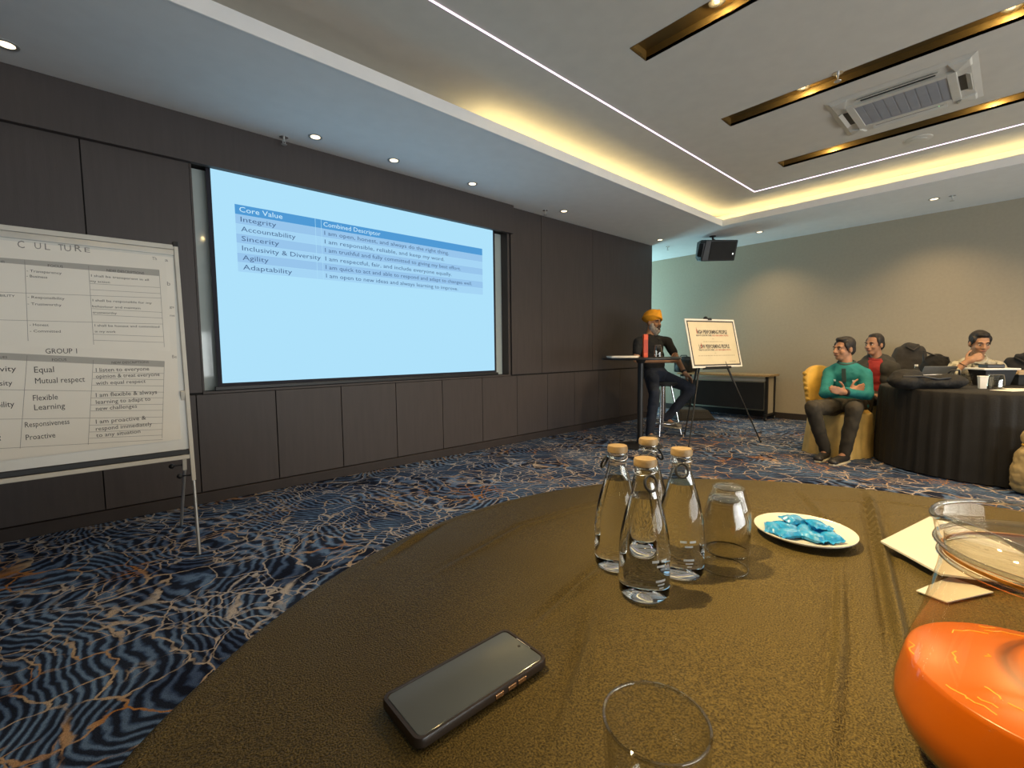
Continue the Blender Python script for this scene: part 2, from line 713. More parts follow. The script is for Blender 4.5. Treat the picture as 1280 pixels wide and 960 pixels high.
def remesh(mb, voxel=0.01, it=4, disp=0.0, dsize=0.08):
    me = mb.mesh('tmp')
    ob = bpy.data.objects.new('tmp', me)
    COL.objects.link(ob)
    r = ob.modifiers.new('r', 'REMESH')
    r.mode = 'VOXEL'
    r.voxel_size = voxel
    r.use_smooth_shade = True
    if it:
        sm = ob.modifiers.new('s', 'SMOOTH')
        sm.factor = 0.5
        sm.iterations = it
    if disp:
        tx = bpy.data.textures.new('folds', 'CLOUDS')
        tx.noise_scale = dsize
        d = ob.modifiers.new('d', 'DISPLACE')
        d.texture = tx
        d.strength = disp
        d.mid_level = 0.5
    dg = bpy.context.evaluated_depsgraph_get()
    out = bpy.data.meshes.new_from_object(ob.evaluated_get(dg))
    bpy.data.objects.remove(ob)
    bpy.data.meshes.remove(me)
    for p in out.polygons:
        p.use_smooth = True
    return out


def text_mb(lines, frame, bold=0.0):
    """lines: (string, x, y, width or None, cap height); frame: matrix that takes (x, y, 0) to the world.
    width fits the line to a length. Returns an MB of flat letters."""
    mb = MB()
    for string, x, y, width, size in lines:
        cu = bpy.data.curves.new('t', 'FONT')
        cu.body = string
        cu.size = 1.0
        cu.resolution_u = 2
        cu.offset = bold
        ob = bpy.data.objects.new('t', cu)
        COL.objects.link(ob)
        dg = bpy.context.evaluated_depsgraph_get()
        me = bpy.data.meshes.new_from_object(ob.evaluated_get(dg))
        vs = [v.co.copy() for v in me.vertices]
        if vs:
            x0 = min(v.x for v in vs)
            x1 = max(v.x for v in vs)
            sy = size / 0.70
            sx = width / (x1 - x0) if width else sy
            fs = [tuple(p.vertices) for p in me.polygons]
            mb.add([V((x + (v.x - x0) * sx, y + v.y * sy, 0)) for v in vs], fs, frame)
        bpy.data.objects.remove(ob)
        bpy.data.curves.remove(cu)
        bpy.data.meshes.remove(me)
    return mb

# ================================================================== THE ROOM
DY, H, HT, XB, XE = 4.05, 2.825, 3.04, 8.0, 6.76
XL, YN, YA = -2.6, -4.6, 5.7          # wall behind the board, wall behind the camera, end of the alcove
TX0, TX1, TY0, TY1 = -1.35, 6.49, -3.4, 2.80   # the raised tray in the ceiling

struct(MB().bx((XL - .2, YN - .2, -.12), (XB + .2, YA + .2, 0)), 'floor', M['carpet'])

# ---- screen wall with its recess
RX0, RX1, RZ0, RZ1 = 0.535, 3.63, 0.845, 2.52
wl = MB()
wl.bx((XL, DY + .02, 0), (RX0, DY + .3, H)).bx((RX1, DY + .02, 0), (XE, DY + .3, H))
wl.bx((RX0, DY + .02, 0), (RX1, DY + .3, RZ0 - .02)).bx((RX0, DY + .02, RZ1), (RX1, DY + .3, H))
wl.bx((RX0, DY + .2, RZ0 - .02), (RX1, DY + .3, RZ1))
wall_left = struct(wl, 'wall_left', M['groove'])


def panel(x0, x1, z0, z1, name='panel'):
    g = 0.003
    return part(MB().bx((x0 + g, DY, z0 + g), (x1 - g, DY + .021, z1 - g)), name, M['panel'], wall_left, world=True, bevel=0.002)


xs = [1.03 + .54 * k for k in range(-7, 11)]
xs = [XL] + [x for x in xs if XL + .2 < x < XE - .2] + [XE]
for a, b in zip(xs[:-1], xs[1:]):
    panel(a, b, .085, .825)
for a, b in ((XL, -1.33), (-1.33, -.04), (-.04, RX0)):
    panel(a, b, .835, H - .004)
for a, b in ((RX1 + .02, 4.17), (4.17, 5.21), (5.21, XE)):
    panel(a, b, .835, H - .004)
panel(RX0, RX1 + .02, RZ1 + .002, H - .004)
# end face of the wall at the alcove
part(MB().bx((XE, DY, 0), (XE + .012, DY + .3, H)), 'end_panel', M['panel'], wall_left, world=True)
# lining of the recess and the glossy board at its back
part(MB().bx((RX0 + .001, DY - .003, RZ0 - .018), (RX1 - .001, DY + .19, RZ0 - .002)), 'recess_sill', M['panel'], wall_left, world=True)
part(MB().bx((RX0, DY + .005, RZ0), (RX0 + .012, DY + .19, RZ1)), 'recess_jamb', M['panel'], wall_left, world=True)
part(MB().bx((RX1 - .03, DY + .005, RZ0), (RX1, DY + .19, RZ1)), 'recess_jamb', M['panel'], wall_left, world=True)
part(MB().bx((RX0 + .013, DY + .12, RZ0), (RX1 - .031, DY + .135, RZ1 - .01)), 'glass_back_board', M['glassback'], wall_left, world=True,
     label='grey reflective glass board at the back of the recess')
struct(MB().bx((XL, DY - .05, 2.50), (RX1 + .03, DY - .001, H - .001)), 'trim_1', M['panel'], bevel=.003)
struct(MB().bx((XL, DY - .012, 0), (XE, DY + .019, .082)), 'baseboard_left', M['base'], bevel=.003)

# ---- the other walls
struct(MB().bx((XB, YN, 0), (XB + .2, YA, HT + .2)), 'wall_back', M['wallpaper'])
struct(MB().bx((XB - .014, YN + .02, 0), (XB - .001, YA - .02, .095)), 'baseboard_back', M['base'], bevel=.003)
struct(MB().bx((XL - .2, YN, 0), (XL, DY + .3, HT + .2)), 'wall_front', M['panel'])
WX0, WX1, WZ0, WZ1 = -.9, 6.1, .2, 1.7
struct(MB().bx((XL, YN - .2, 0), (WX0, YN, HT + .2)).bx((WX1, YN - .2, 0), (XB, YN, HT + .2))
       .bx((WX0, YN - .2, 0), (WX1, YN, WZ0)).bx((WX0, YN - .2, WZ1), (WX1, YN, HT + .2)), 'wall_right', M['wallpaper'])
wf = MB().bx((WX0, YN - .12, WZ0), (WX1, YN - .05, WZ0 + .05)).bx((WX0, YN - .12, WZ1 - .05), (WX1, YN - .05, WZ1))
for k in range(6):
    x = WX0 + (WX1 - WX0 - .05) * k / 5
    wf.bx((x, YN - .12, WZ0 + .05), (x + .05, YN - .05, WZ1 - .05))
fill_window = struct(wf, 'fill_window', M['alu'])  # unseen window, added and set low so the fill light comes in
for k in range(5):
    x = WX0 + (WX1 - WX0 - .05) * k / 5 + .05
    part(MB().bx((x, YN - .088, WZ0 + .05), (WX0 + (WX1 - WX0 - .05) * (k + 1) / 5, YN - .082, WZ1 - .05)), 'pane', M['glass'], fill_window, world=True)
struct(MB().bx((XE - .3, DY + .3, 0), (XE - .002, YA, H)), 'wall_alcove_side', M['wallpaper'])
# alcove end wall with the window
wa = MB()
wa.bx((XE, YA, 0), (6.85, YA + .15, H)).bx((7.95, YA, 0), (XB, YA + .15, H))
wa.bx((6.85, YA, 0), (7.95, YA + .15, .3)).bx((6.85, YA, 2.65), (7.95, YA + .15, H))
struct(wa, 'wall_alcove_end', M['wallpaper'])
win = MB()
for a, b in (((6.85, YA + .03, .3), (6.9, YA + .1, 2.65)), ((7.9, YA + .03, .3), (7.95, YA + .1, 2.65)),
             ((6.9, YA + .03, .3), (7.9, YA + .1, .35)), ((6.9, YA + .03, 2.6), (7.9, YA + .1, 2.65)), ((7.385, YA + .03, .35), (7.415, YA + .1, 2.6))):
    win.bx(a, b)
window_1 = struct(win, 'window_1', M['alu'])
for a, b in ((6.9, 7.385), (7.415, 7.9)):
    part(MB().bx((a, YA + .06, .35), (b, YA + .066, 2.6)), 'pane', M['glass'], window_1, world=True)


# ---- ceiling: soffit all round, tray raised inside, light trough along the tray edge
def frame_cells(xs, ys, hole, z0, z1):
    mb = MB()
    for a, b in zip(xs[:-1], xs[1:]):
        for c, d in zip(ys[:-1], ys[1:]):
            if not hole((a + b) / 2, (c + d) / 2):
                mb.bx((a, c, z0), (b, d, z1))
    return mb


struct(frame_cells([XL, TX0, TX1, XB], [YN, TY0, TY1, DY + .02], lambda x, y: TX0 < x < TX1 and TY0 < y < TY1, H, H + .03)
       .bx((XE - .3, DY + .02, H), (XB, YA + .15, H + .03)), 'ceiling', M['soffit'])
LIP = 0.085
# lip of the trough (fascia)
fa = MB()
fa.bx((TX0 - .02, TY1 - .001, H - .002), (TX1 + .02, TY1 + .02, H + LIP)).bx((TX1 - .001, TY0, H - .002), (TX1 + .02, TY1, H + LIP))
fa.bx((TX0 - .02, TY0 - .02, H - .002), (TX1 + .02, TY0 + .001, H + LIP)).bx((TX0 - .02, TY0, H - .002), (TX0 + .001, TY1, H + LIP))
struct(fa, 'trim_2', M['soffit'], bevel=.004)
TR = 0.26
rs = MB()
rs.bx((TX0 - TR - .02, TY1 + TR, H + .03), (TX1 + TR + .02, TY1 + TR + .02, HT)).bx((TX1 + TR, TY0 - TR, H + .03), (TX1 + TR + .02, TY1 + TR, HT))
rs.bx((TX0 - TR - .02, TY0 - TR - .02, H + .03), (TX1 + TR + .02, TY0 - TR, HT)).bx((TX0 - TR - .02, TY0 - TR, H + .03), (TX0 - TR, TY1 + TR, HT))
struct(rs, 'trim_3', M['soffit'])
SLOTX = [2.603 + 1.345 * k for k in range(-2, 3)]
SW, SY0, SY1, SD = 0.19, -2.4, 1.73, 0.065


def in_slot(x, y):
    return SY0 < y < SY1 and any(a < x < a + SW for a in SLOTX)


xx = [TX0 - TR - .02] + [q for a in SLOTX for q in (a, a + SW)] + [TX1 + TR + .02]
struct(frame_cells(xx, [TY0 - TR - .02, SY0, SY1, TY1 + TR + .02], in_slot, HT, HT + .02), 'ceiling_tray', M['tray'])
struct(MB().bx((XL - .2, YN - .2, HT + SD + .06), (XB + .2, DY + .5, HT + SD + .09)), 'ceiling_slab', M['soffit'])

# brass-lined slots with their lamps
for k, a in enumerate(SLOTX):
    b = a + SW
    where = ['slot over the phone side of the front table', 'slot over the plate side of the front table', 'slot two bays from the round ceiling cover',
             'slot with a sprinkler head at its edge beside the air conditioner', 'slot between the air conditioner and the round cover'][k]
    t = thing('ceiling_slot_light', 'long brass lined ceiling ' + where, 'ceiling light', (a + SW / 2, (SY0 + SY1) / 2, HT))
    ch = MB()
    ch.bx((a - .004, SY0, HT + .0), (a, SY1, HT + SD)).bx((b, SY0, HT), (b + .004, SY1, HT + SD))
    ch.bx((a - .004, SY0, HT + SD), (b + .004, SY1, HT + SD + .006))
    ch.bx((a, SY0 - .004, HT), (b, SY0, HT + SD)).bx((a, SY1, HT), (b, SY1 + .004, HT + SD))
    part(ch, 'channel', M['brass'], t, world=True)
    for y in [(1.16, .12, -.92, -1.95), (1.16, .12, -.92, -1.95), (1.22, .12, -.92, -1.95), (1.16, .10, -.92, -1.95), (1.30, .20, -.84, -1.95)][k]:
        part(MB().lathe([(.045, 0), (.045, .012), (.036, .018)], 16, ((a + b) / 2, y, HT + SD - .02)), 'lamp', M['black'], t, world=True, smooth=40)
        part(MB().lathe([(.016, 0), (.016, .004)], 16, ((a + b) / 2, y, HT + SD - .022)), 'lens', E_SLOT, t, world=True)
        e = [1, 2, 40, 70, 66][k]
        lamp('slot_lamp', 'SPOT', ((a + b) / 2, y, HT + SD - .028), e, WARM, spot_size=R_(150), spot_blend=.6, shadow_soft_size=.02)
        lamp('slot_glow', 'POINT', ((a + b) / 2, y, HT + SD - .030), [1.5, 1.5, 5, 5, 5][k], (1.0, .70, .28), shadow_soft_size=.012)
    if k == 0:      # adjustable spot turned onto the front table
        p_, q_ = V(((a + b) / 2, .95, HT + .02)), V((.96, -.24, .77))
        part(MB().tube(p_ + V((0, 0, .045)), p_ + (q_ - p_).normalized() * .01, .034, .036, 20), 'swivel_spot', M['black'], t, world=True, smooth=40)
        lamp('table_spot', 'SPOT', p_ + (q_ - p_).normalized() * .03, 560, (1.0, .75, .36), (q_ - p_).to_track_quat('-Z', 'Y').to_euler(), spot_size=R_(44), spot_blend=1.0, shadow_soft_size=.022)

# light strips lying in the trough
sides = [('along the screen side of the tray', (2.3, TY1 + .12, H + .031), (TX1 + .12, TY1 + .145, H + .042)),
         ('along the far wall side of the tray', (TX1 + .12, TY0, H + .031), (TX1 + .145, TY1 + .10, H + .042))]
for lab, a, b in sides:
    solo(MB().bx(a, b), 'cove_light_strip', E_COVE, 'warm cove light strip hidden in the ceiling trough ' + lab, 'light strip')
# thin bright line let into the tray
LX, LY = 6.04, 2.222
for lab, a, b in (('parallel to the screen wall', (-1.0, LY - .0045, HT - .004), (LX + .0045, LY + .0045, HT - .0005)),
                  ('parallel to the beige far wall', (LX - .0045, -3.0, HT - .004), (LX + .0045, LY - .0045, HT - .0005))):
    solo(MB().bx(a, b), 'line_light', E_LINE, 'thin pinkish white line light in the ceiling tray ' + lab, 'line light')


# downlights and sprinklers
def downlight(x, y, label, group, z=H, on=1.0):
    t = thing('downlight', label, 'downlight', (x, y, z), group=group)
    part(MB().lathe([(.050, -.006), (.053, -.004), (.053, -.0005), (.036, -.0005), (.036, -.004), (.042, -.006)], 24, cap0=False, cap1=False).lathe([(.05, -.0062), (.042, -.0062)], 24, cap0=False, cap1=False),
         'trim_ring', M['alu'], t, smooth=40)
    part(MB().lathe([(.034, -.0045), (.036, -.0005)], 20), 'lens', E_SPOT, t, smooth=30)
    return t


for x, n in ((-.30, 'above the whiteboard stand'), (1.335, 'above the Core Value heading of the screen'), (2.01, 'above the middle of the screen'),
             (2.88, 'above the end of the screen away from the whiteboard'), (4.28, 'above the wall panels just past the screen pelmet'),
             (6.52, 'at the end corner of the panelled wall')):
    downlight(x, 3.765, 'small round soffit downlight ' + n, 'downlights above the screen wall')
for y, n in ((2.58, 'near the hanging loudspeaker'), (.70, 'above the seated audience')):
    downlight(7.24, y, 'small round downlight by the beige far wall ' + n, None)
    lamp('wall_downlight', 'SPOT', (7.3, y, H - .03), 40, WARM, (0, R_(-4), 0), spot_size=R_(120), spot_blend=1.0, shadow_soft_size=.04)


def sprinkler(x, y, label, z):
    t = thing('sprinkler', label, 'sprinkler', (x, y, z))
    part(MB().lathe([(.032, -.004), (.030, -.0005)], 16), 'escutcheon', M['chrome'], t, smooth=30)
    part(MB().tube((0, 0, -.004), (0, 0, -.035), .008, .006).bar((-.012, 0, -.03), (-.004, 0, -.055), .004, .004).bar((.012, 0, -.03), (.004, 0, -.055), .004, .004), 'body', M['alu'], t)
    part(MB().lathe([(.020, -.060), (.022, -.057), (.006, -.055)], 16), 'deflector', M['alu'], t)


sprinkler(1.15, 3.93, 'chrome sprinkler head above the left end of the screen', H)
sprinkler(4.08, 3.89, 'chrome sprinkler head right of the screen pelmet', H)
sprinkler(7.05, 3.93, 'chrome sprinkler head near the alcove corner', H)
sprinkler(7.25, .55, 'sprinkler head by the beige wall next to a downlight', H)
sprinkler(3.93, .915, 'sprinkler head beside the brass slot next to the air conditioner', HT)
t = thing('smoke_detector', 'flat round white cover between the brass slot and the line light', 'ceiling cover', (5.72, .684, HT))
part(MB().lathe([(.085, -.012), (.100, -.006), (.102, -.0005)], 32), 'cover', M['acwhite'], t, smooth=40)
part(MB().lathe([(.060, -.016), (.062, -.012)], 32), 'inner_disc', M['acwhite'], t, smooth=40)

# ---- ceiling cassette air conditioner
ax0, ax1, ay0, ay1 = 4.335, 5.14, .245, 1.10
cx, cy = (ax0 + ax1) / 2, (ay0 + ay1) / 2
t = thing('cassette_air_conditioner', 'square white ceiling cassette air conditioner with grey centre grille', 'air conditioner', (cx, cy, HT))
hw, hl = (ax1 - ax0) / 2, (ay1 - ay0) / 2
fr = MB()
gx, gy, vw = hw * .52, hl * .62, .05
# panel built as bands around the grille and the four outlets, slightly domed
z0, z1 = -.001, -.032
fr.hexa([(-hw, -hl, z0), (hw, -hl, z0), (hw, hl, z0), (-hw, hl, z0)], [(-hw + .04, -hl + .04, -.014), (hw - .04, -hl + .04, -.014), (hw - .04, hl - .04, -.014), (-hw + .04, hl - .04, -.014)])
part(fr, 'panel', M['acwhite'], t, bevel=.003)
rim = MB()
for a, b in (((-gx - .05, -gy - .05, z1), (gx + .05, -gy, -.012)), ((-gx - .05, gy, z1), (gx + .05, gy + .05, -.012)),
             ((-gx - .05, -gy, z1), (-gx, gy, -.012)), ((gx, -gy, z1), (gx + .05, gy, -.012))):
    rim.bx(a, b)
part(rim, 'grille_frame', M['acwhite'], t, bevel=.003)
part(MB().bx((-gx, -gy, -.026), (gx, gy, -.012)), 'intake_grille', M['acgrey'], t, label='grey intake grille')
for i in range(9):
    y = -gy + .02 + i * (2 * gy - .04) / 8
    part(MB().bx((-gx + .004, y - .026, -.0275), (gx - .004, y + .026, -.0262)), 'grille_slat', M['acgrey'], t)
vx, vy = gx + .075, gy + .075
for s in (-1, 1):
    o = part(MB().bx((s * vx - .024, -gy * .8, -.0175), (s * vx + .018, gy * .8, -.0135)), 'air_outlet', M['black'], t)
    part(MB().box((s * (vx + .032), 0, -.022), (.030, gy * 1.75, .006), Matrix.Rotation(s * .5, 3, 'Y')), 'louvre', M['acwhite'], o, bevel=.002)
    o = part(MB().bx((-gx * .62, s * vy - .022, -.0165), (gx * .62, s * vy + .022, -.0135)), 'air_outlet', M['black'], t)
    part(MB().box((0, s * (vy + .03), -.022), (gx * 1.4, .03, .006), Matrix.Rotation(-s * .5, 3, 'X')), 'louvre', M['acwhite'], o, bevel=.002)
for sx in (-1, 1):
    for sy in (-1, 1):
        part(MB().hexa([(sx * (hw - .03), sy * (hl - .03), -.010), (sx * (hw - .15), sy * (hl - .03), -.010), (sx * (gx + .05), sy * (gy + .05), -.010), (sx * (hw - .03), sy * (hl - .15), -.010)],
                       [(sx * (hw - .04), sy * (hl - .04), -.024), (sx * (hw - .14), sy * (hl - .04), -.024), (sx * (gx + .05), sy * (gy + .05), -.034), (sx * (hw - .04), sy * (hl - .14), -.024)]),
             'corner_cover', M['acwhite'], t, bevel=.002)
part(MB().ell((vx, -gy * .7, -.02), .005), 'indicator_lamp', emit('green_led', (.35, 1, .4), 1.5), t)

# ================================================================== PROJECTION SCREEN
SX0, SX1, SZ0, SZ1 = .668, 3.405, .90, 2.50
SY = DY + .035
t = thing('projection_screen', 'large projection screen showing a blue table of core values', 'projection screen', ((SX0 + SX1) / 2, SY, SZ0 - .05))
part(MB().bx((SX0 - .03, SY + .001, SZ0 - .045), (SX1 + .03, SY + .004, RZ1)), 'border', M['screenblack'], t, world=True)
part(MB().bx((SX0, SY - .0015, SZ0), (SX1, SY + .001, SZ1 + .01)), 'image', E_SCREEN, t, world=True)
part(MB().bx((SX0 - .05, SY - .012, SZ0 - .055), (SX1 + .05, SY + .014, SZ0 - .025)), 'bottom_bar', M['black'], t, world=True, bevel=.004)
sf = Matrix(((1, 0, 0, 0), (0, 0, -1, SY - .004), (0, 1, 0, 0), (0, 0, 0, 1)))


def srect(x0, x1, z0, z1, mt, nm, dy=.0028):
    part(MB().add([(x0, SY - dy, z0), (x1, SY - dy, z0), (x1, SY - dy, z1), (x0, SY - dy, z1)], [(0, 1, 2, 3)]), nm, mt, t, world=True)


tx0, txm, tx1, tz = .815, 1.435, 3.245, 2.280
rh = .0735
srect(tx0, txm - .02, tz - rh, tz, E_HEAD, 'table_header')
srect(txm - .017, txm + .03, tz - rh, tz, E_HEAD, 'table_header')
srect(txm + .033, tx1, tz - rh, tz, E_HEAD, 'table_header')
left = ['Integrity', 'Accountability', 'Sincerity', 'Inclusivity & Diversity', 'Agility', 'Adaptability']
right = ['I am open, honest, and always do the right thing.', 'I am responsible, reliable, and keep my word.',
         'I am truthful and fully committed to giving my best effort.', 'I am respectful, fair, and include everyone equally.',
         'I am quick to act and able to respond and adapt to changes well.', 'I am open to new ideas and always learning to improve.']
rw = [1.30, 1.24, 1.45, 1.33, 1.60, 1.41]
lw = [.255, .40, .27, .60, .185, .36]
tl = []
for i in range(6):
    z = tz - rh * (i + 1)
    for a, b in ((tx0, txm - .02), (txm - .017, txm + .03), (txm + .033, tx1)):
        srect(a, b, z - rh + .001, z - .001, (E_ROWA, E_ROWB)[i % 2], 'table_row')
    tl.append((left[i], tx0 + .035, z - rh * .72, lw[i], .038))
    tl.append((right[i], txm + .055, z - rh * .72, rw[i], .036))
part(text_mb(tl, sf), 'lettering', E_TXT, t, world=True, kind='stuff')
part(text_mb([('Core Value', tx0 + .03, tz - rh * .72, .31, .040), ('Combined Descriptor', txm + .05, tz - rh * .72, .53, .038)], sf), 'header_lettering', E_TXTW, t, world=True, kind='stuff')

# ================================================================== WHITEBOARD ON ITS STAND
def board_frame(org, u, n):
    """matrix from board coordinates (u, w, out) to the world"""
    u = V(u).normalized()
    n = V(n).normalized()
    w = n.cross(u)
    m = Matrix((u, w, n)).transposed().to_4x4()
    m.translation = V(org)
    return m


BF = board_frame((.345, 3.01, 0), (1, 0, 0), (0, -.994, .11))
BFI = BF.inverted()


def on_board(x, y, fr=None, inv=None, off=0.0):
    fr = fr or BF
    inv = inv or BFI
    o = inv @ CAM
    d = inv.to_3x3() @ ray(x, y)
    q = o + d * ((off - o.z) / d.z)
    return q.x, q.y


t = thing('whiteboard_stand', 'mobile whiteboard on a cream A frame stand with flip chart sheets', 'whiteboard', (-.35, 3.2, 0))
BX0, BX1 = -1.05, 0.0


def bpart(mb, name, mt, bevel=.003, **kw):
    m2 = MB()
    m2.add(mb.v, mb.f, BF)
    return part(m2, name, mt, t, world=True, bevel=bevel, **kw)


bpart(MB().bx((BX0 + .02, .60, -.008), (BX1 - .018, 1.725, .0)), 'board', M['wboard'], 0)
fp = bpart(MB().bx((BX1 - .02, .42, -.014), (BX1, 1.752, .014)), 'side_rail', M['cream'])
bpart(MB().bx((BX0, .42, -.014), (BX0 + .02, 1.752, .014)), 'side_rail', M['cream'])
bpart(MB().bx((BX0 + .02, 1.722, -.012), (BX1 - .02, 1.748, .012)), 'top_rail', M['cream'])
bpart(MB().bx((BX0 + .02, 1.690, -.006), (BX1 - .02, 1.721, .010)), 'clamp_bar', M['alu'])
bpart(MB().bx((BX0 + .02, .545, -.012), (BX1 - .02, .568, .012)), 'bottom_rail', M['cream'])
bpart(MB().bx((BX0 + .02, .570, -.010), (BX1 - .02, .598, .004)), 'lower_shade_strip', M['black'])  # black strip stands in for the shade under the board
bpart(MB().bx((BX1 - .024, 1.738, -.016), (BX1 + .003, 1.768, .016)), 'corner_cap', M['black'], .004)
for x in (BX0 + .01, BX1 - .010):
    bpart(MB().tube((x, .42, 0), (x, .004, 0), .0085), 'leg', M['alu'], 0, smooth=40)
    a = V((.345 + x - .02, 3.10, .62))
    b = V((.345 + x - .02, 3.62, .0))
    m_ = a + (b - a) * .28
    part(MB().bar(a + V((0, 0, .30)), m_, .02, .02), 'rear_strut', M['cream'], t, world=True, bevel=.002)
    part(MB().tube(m_, b + V((0, 0, .006)), .0085), 'rear_leg', M['alu'], t, world=True, smooth=40)
    part(MB().tube(m_ + V((.0, 0, .03)), m_ + V((-.05, 0, .03)), .004).ell(m_ + V((-.06, 0, .03)), .014), 'locking_knob', M['black'], t, world=True, smooth=50)
    f_ = BF @ V((x, .45, 0))
    part(MB().tube(f_, f_ + V((-.05, .02, 0)), .004).ell(f_ + V((-.06, .02, 0)), .014), 'locking_knob', M['black'], t, world=True, smooth=50)


def sheet(px_l, px_tr, px_br, name, label, off, u0=-1.0):
    """a paper sheet on the board from its right corners in the photo"""
    utr, wtr = on_board(*px_tr)
    ubr, wbr = on_board(*px_br)
    w1 = on_board(*px_l[0])[1]
    w0 = on_board(*px_l[1])[1]
    u0 = max(BX0 + .04, u0)
    mb = MB().hexa([V((u0, w0, off)), V((ubr, wbr, off)), V((utr, wtr, off)), V((u0, w1, off))],
                   [V((u0, w0, off + .0012)), V((ubr, wbr, off + .0012)), V((utr, wtr, off + .0012)), V((u0, w1, off + .0012))])
    m2 = MB()
    m2.add(mb.v, mb.f, BF)
    return solo(m2, name, M['paper'], label, 'paper sheet', 'flip chart sheets on the whiteboard')


def bline(mb, a, b, off, th=.0016):
    p = V((*on_board(*a), off))
    q = V((*on_board(*b), off))
    d = (q - p)
    s_ = V((-d.y, d.x, 0)).normalized() * th / 2
    mb.add([p - s_, q - s_, q + s_, p + s_], [(0, 1, 2, 3)], BF)


def btext(lst, off):
    """(string, x0, y baseline, x1, cap height) in photo pixels"""
    out = MB()
    for s_, x0, y0, x1, hpx in lst:
        u0, w0 = on_board(x0, y0)
        slope = .06
        u1, w1 = on_board(x1, y0)
        _, wt = on_board(x0, y0 - hpx)
        fr = BF @ Matrix.Translation((0, 0, off))
        m1 = text_mb([(s_, u0, w0, u1 - u0, (wt - w0))], fr)
        out.add(m1.v, m1.f)
    return out


Z3 = lambda x, y: (x / 5.3333, 280 + y / 5.3333)
Z4 = lambda x, y: (x / 5.3333, 420 + y / 5.3333)
# backing sheet with the heading
s0 = sheet([(0, 300), (0, 578)], (216, 322), (226, 549), 'flip_chart_sheet', 'large backing flip chart sheet headed CULTURE on the whiteboard', .001)
mk = MB()
mb = btext([('C', *Z3(118, 158), Z3(165, 0)[0], 9), ('U', *Z3(232, 165), Z3(275, 0)[0], 8), ('L', *Z3(300, 172), Z3(335, 0)[0], 8), ('T', *Z3(390, 176), Z3(425, 0)[0], 8),
            ('U', *Z3(430, 180), Z3(475, 0)[0], 8), ('R', *Z3(500, 182), Z3(545, 0)[0], 8), ('E', *Z3(565, 188), Z3(600, 0)[0], 6),
            ('Th', *Z3(1015, 240), Z3(1045, 0)[0], 4), ('a', *Z3(1100, 250), Z3(1120, 0)[0], 4), ('b', *Z3(1115, 410), Z3(1135, 0)[0], 5),
            ('gs', *Z3(1130, 560), Z3(1160, 0)[0], 3), ('me', *Z3(1133, 617), Z3(1165, 0)[0], 3), ('Be', *Z4(1148, 148), Z4(1178, 0)[0], 4)], .0026)
part(mb, 'handwriting', M['inkgrey'], s0, world=True, kind='stuff')
# printed form sheets
forms = []
s1 = sheet([Z3(0, 158), Z3(0, 786)], Z3(1105, 252), Z3(1135, 850), 'flip_chart_sheet', 'upper form sheet with faint handwriting in three rows', .0025)
s2 = sheet([Z4(0, 45), Z4(0, 830)], Z4(1138, 112), Z4(1122, 700), 'flip_chart_sheet', 'lower form sheet headed GROUP 1 with larger handwriting', .0040)
band = MB()
for (a, b, c, d) in ((Z3(0, 225), Z3(1060, 306), Z3(1060, 348), Z3(0, 258)),):
    band.add([V((*on_board(*p), .0040)) for p in (d, c, b, a)], [(0, 1, 2, 3)], BF)
part(band, 'header_band', M['paperband'], s1, world=True)
band = MB()
band.add([V((*on_board(*p), .0056)) for p in (Z4(0, 158), Z4(1095, 208), Z4(1095, 168), Z4(0, 112))], [(0, 1, 2, 3)], BF)
part(band, 'header_band', M['paperband'], s2, world=True)
ln = MB()
for a, b in ((Z3(165, 240), Z3(188, 780)), (Z3(590, 280), Z3(625, 805)), (Z3(1060, 310), Z3(1095, 820)), (Z3(0, 455), Z3(1075, 495)), (Z3(0, 640), Z3(1085, 668)),
             (Z3(600, 398), Z3(1066, 425)), (Z3(602, 438), Z3(1070, 465)), (Z3(612, 565), Z3(1078, 590)), (Z3(618, 605), Z3(1080, 628)), (Z3(622, 735), Z3(1088, 752)), (Z3(624, 775), Z3(1090, 790))):
    bline(ln, a, b, .0041)
part(ln, 'ruled_lines', M['inkgrey'], s1, world=True, kind='stuff')
ln = MB()
for a, b in ((Z4(182, 130), Z4(135, 750)), (Z4(622, 160), Z4(588, 725)), (Z4(1095, 170), Z4(1080, 680)), (Z4(0, 358), Z4(1092, 375)), (Z4(0, 555), Z4(1085, 540)), (Z4(0, 750), Z4(1085, 690)),
             (Z4(620, 243), Z4(1090, 250)), (Z4(618, 284), Z4(1090, 292)), (Z4(614, 328), Z4(1090, 334)), (Z4(606, 413), Z4(1088, 412)), (Z4(604, 460), Z4(1088, 455)), (Z4(602, 500), Z4(1086, 495)),
             (Z4(598, 595), Z4(1084, 582)), (Z4(596, 640), Z4(1084, 622)), (Z4(594, 682), Z4(1082, 660))):
    bline(ln, a, b, .0057)
part(ln, 'ruled_lines', M['inkgrey'], s2, world=True, kind='stuff')


def ztext(Z, rows, off):
    return btext([(s_, *Z(x0, y0), Z(x1, 0)[0], h_ / 5.333) for s_, x0, y0, x1, h_ in rows], off)


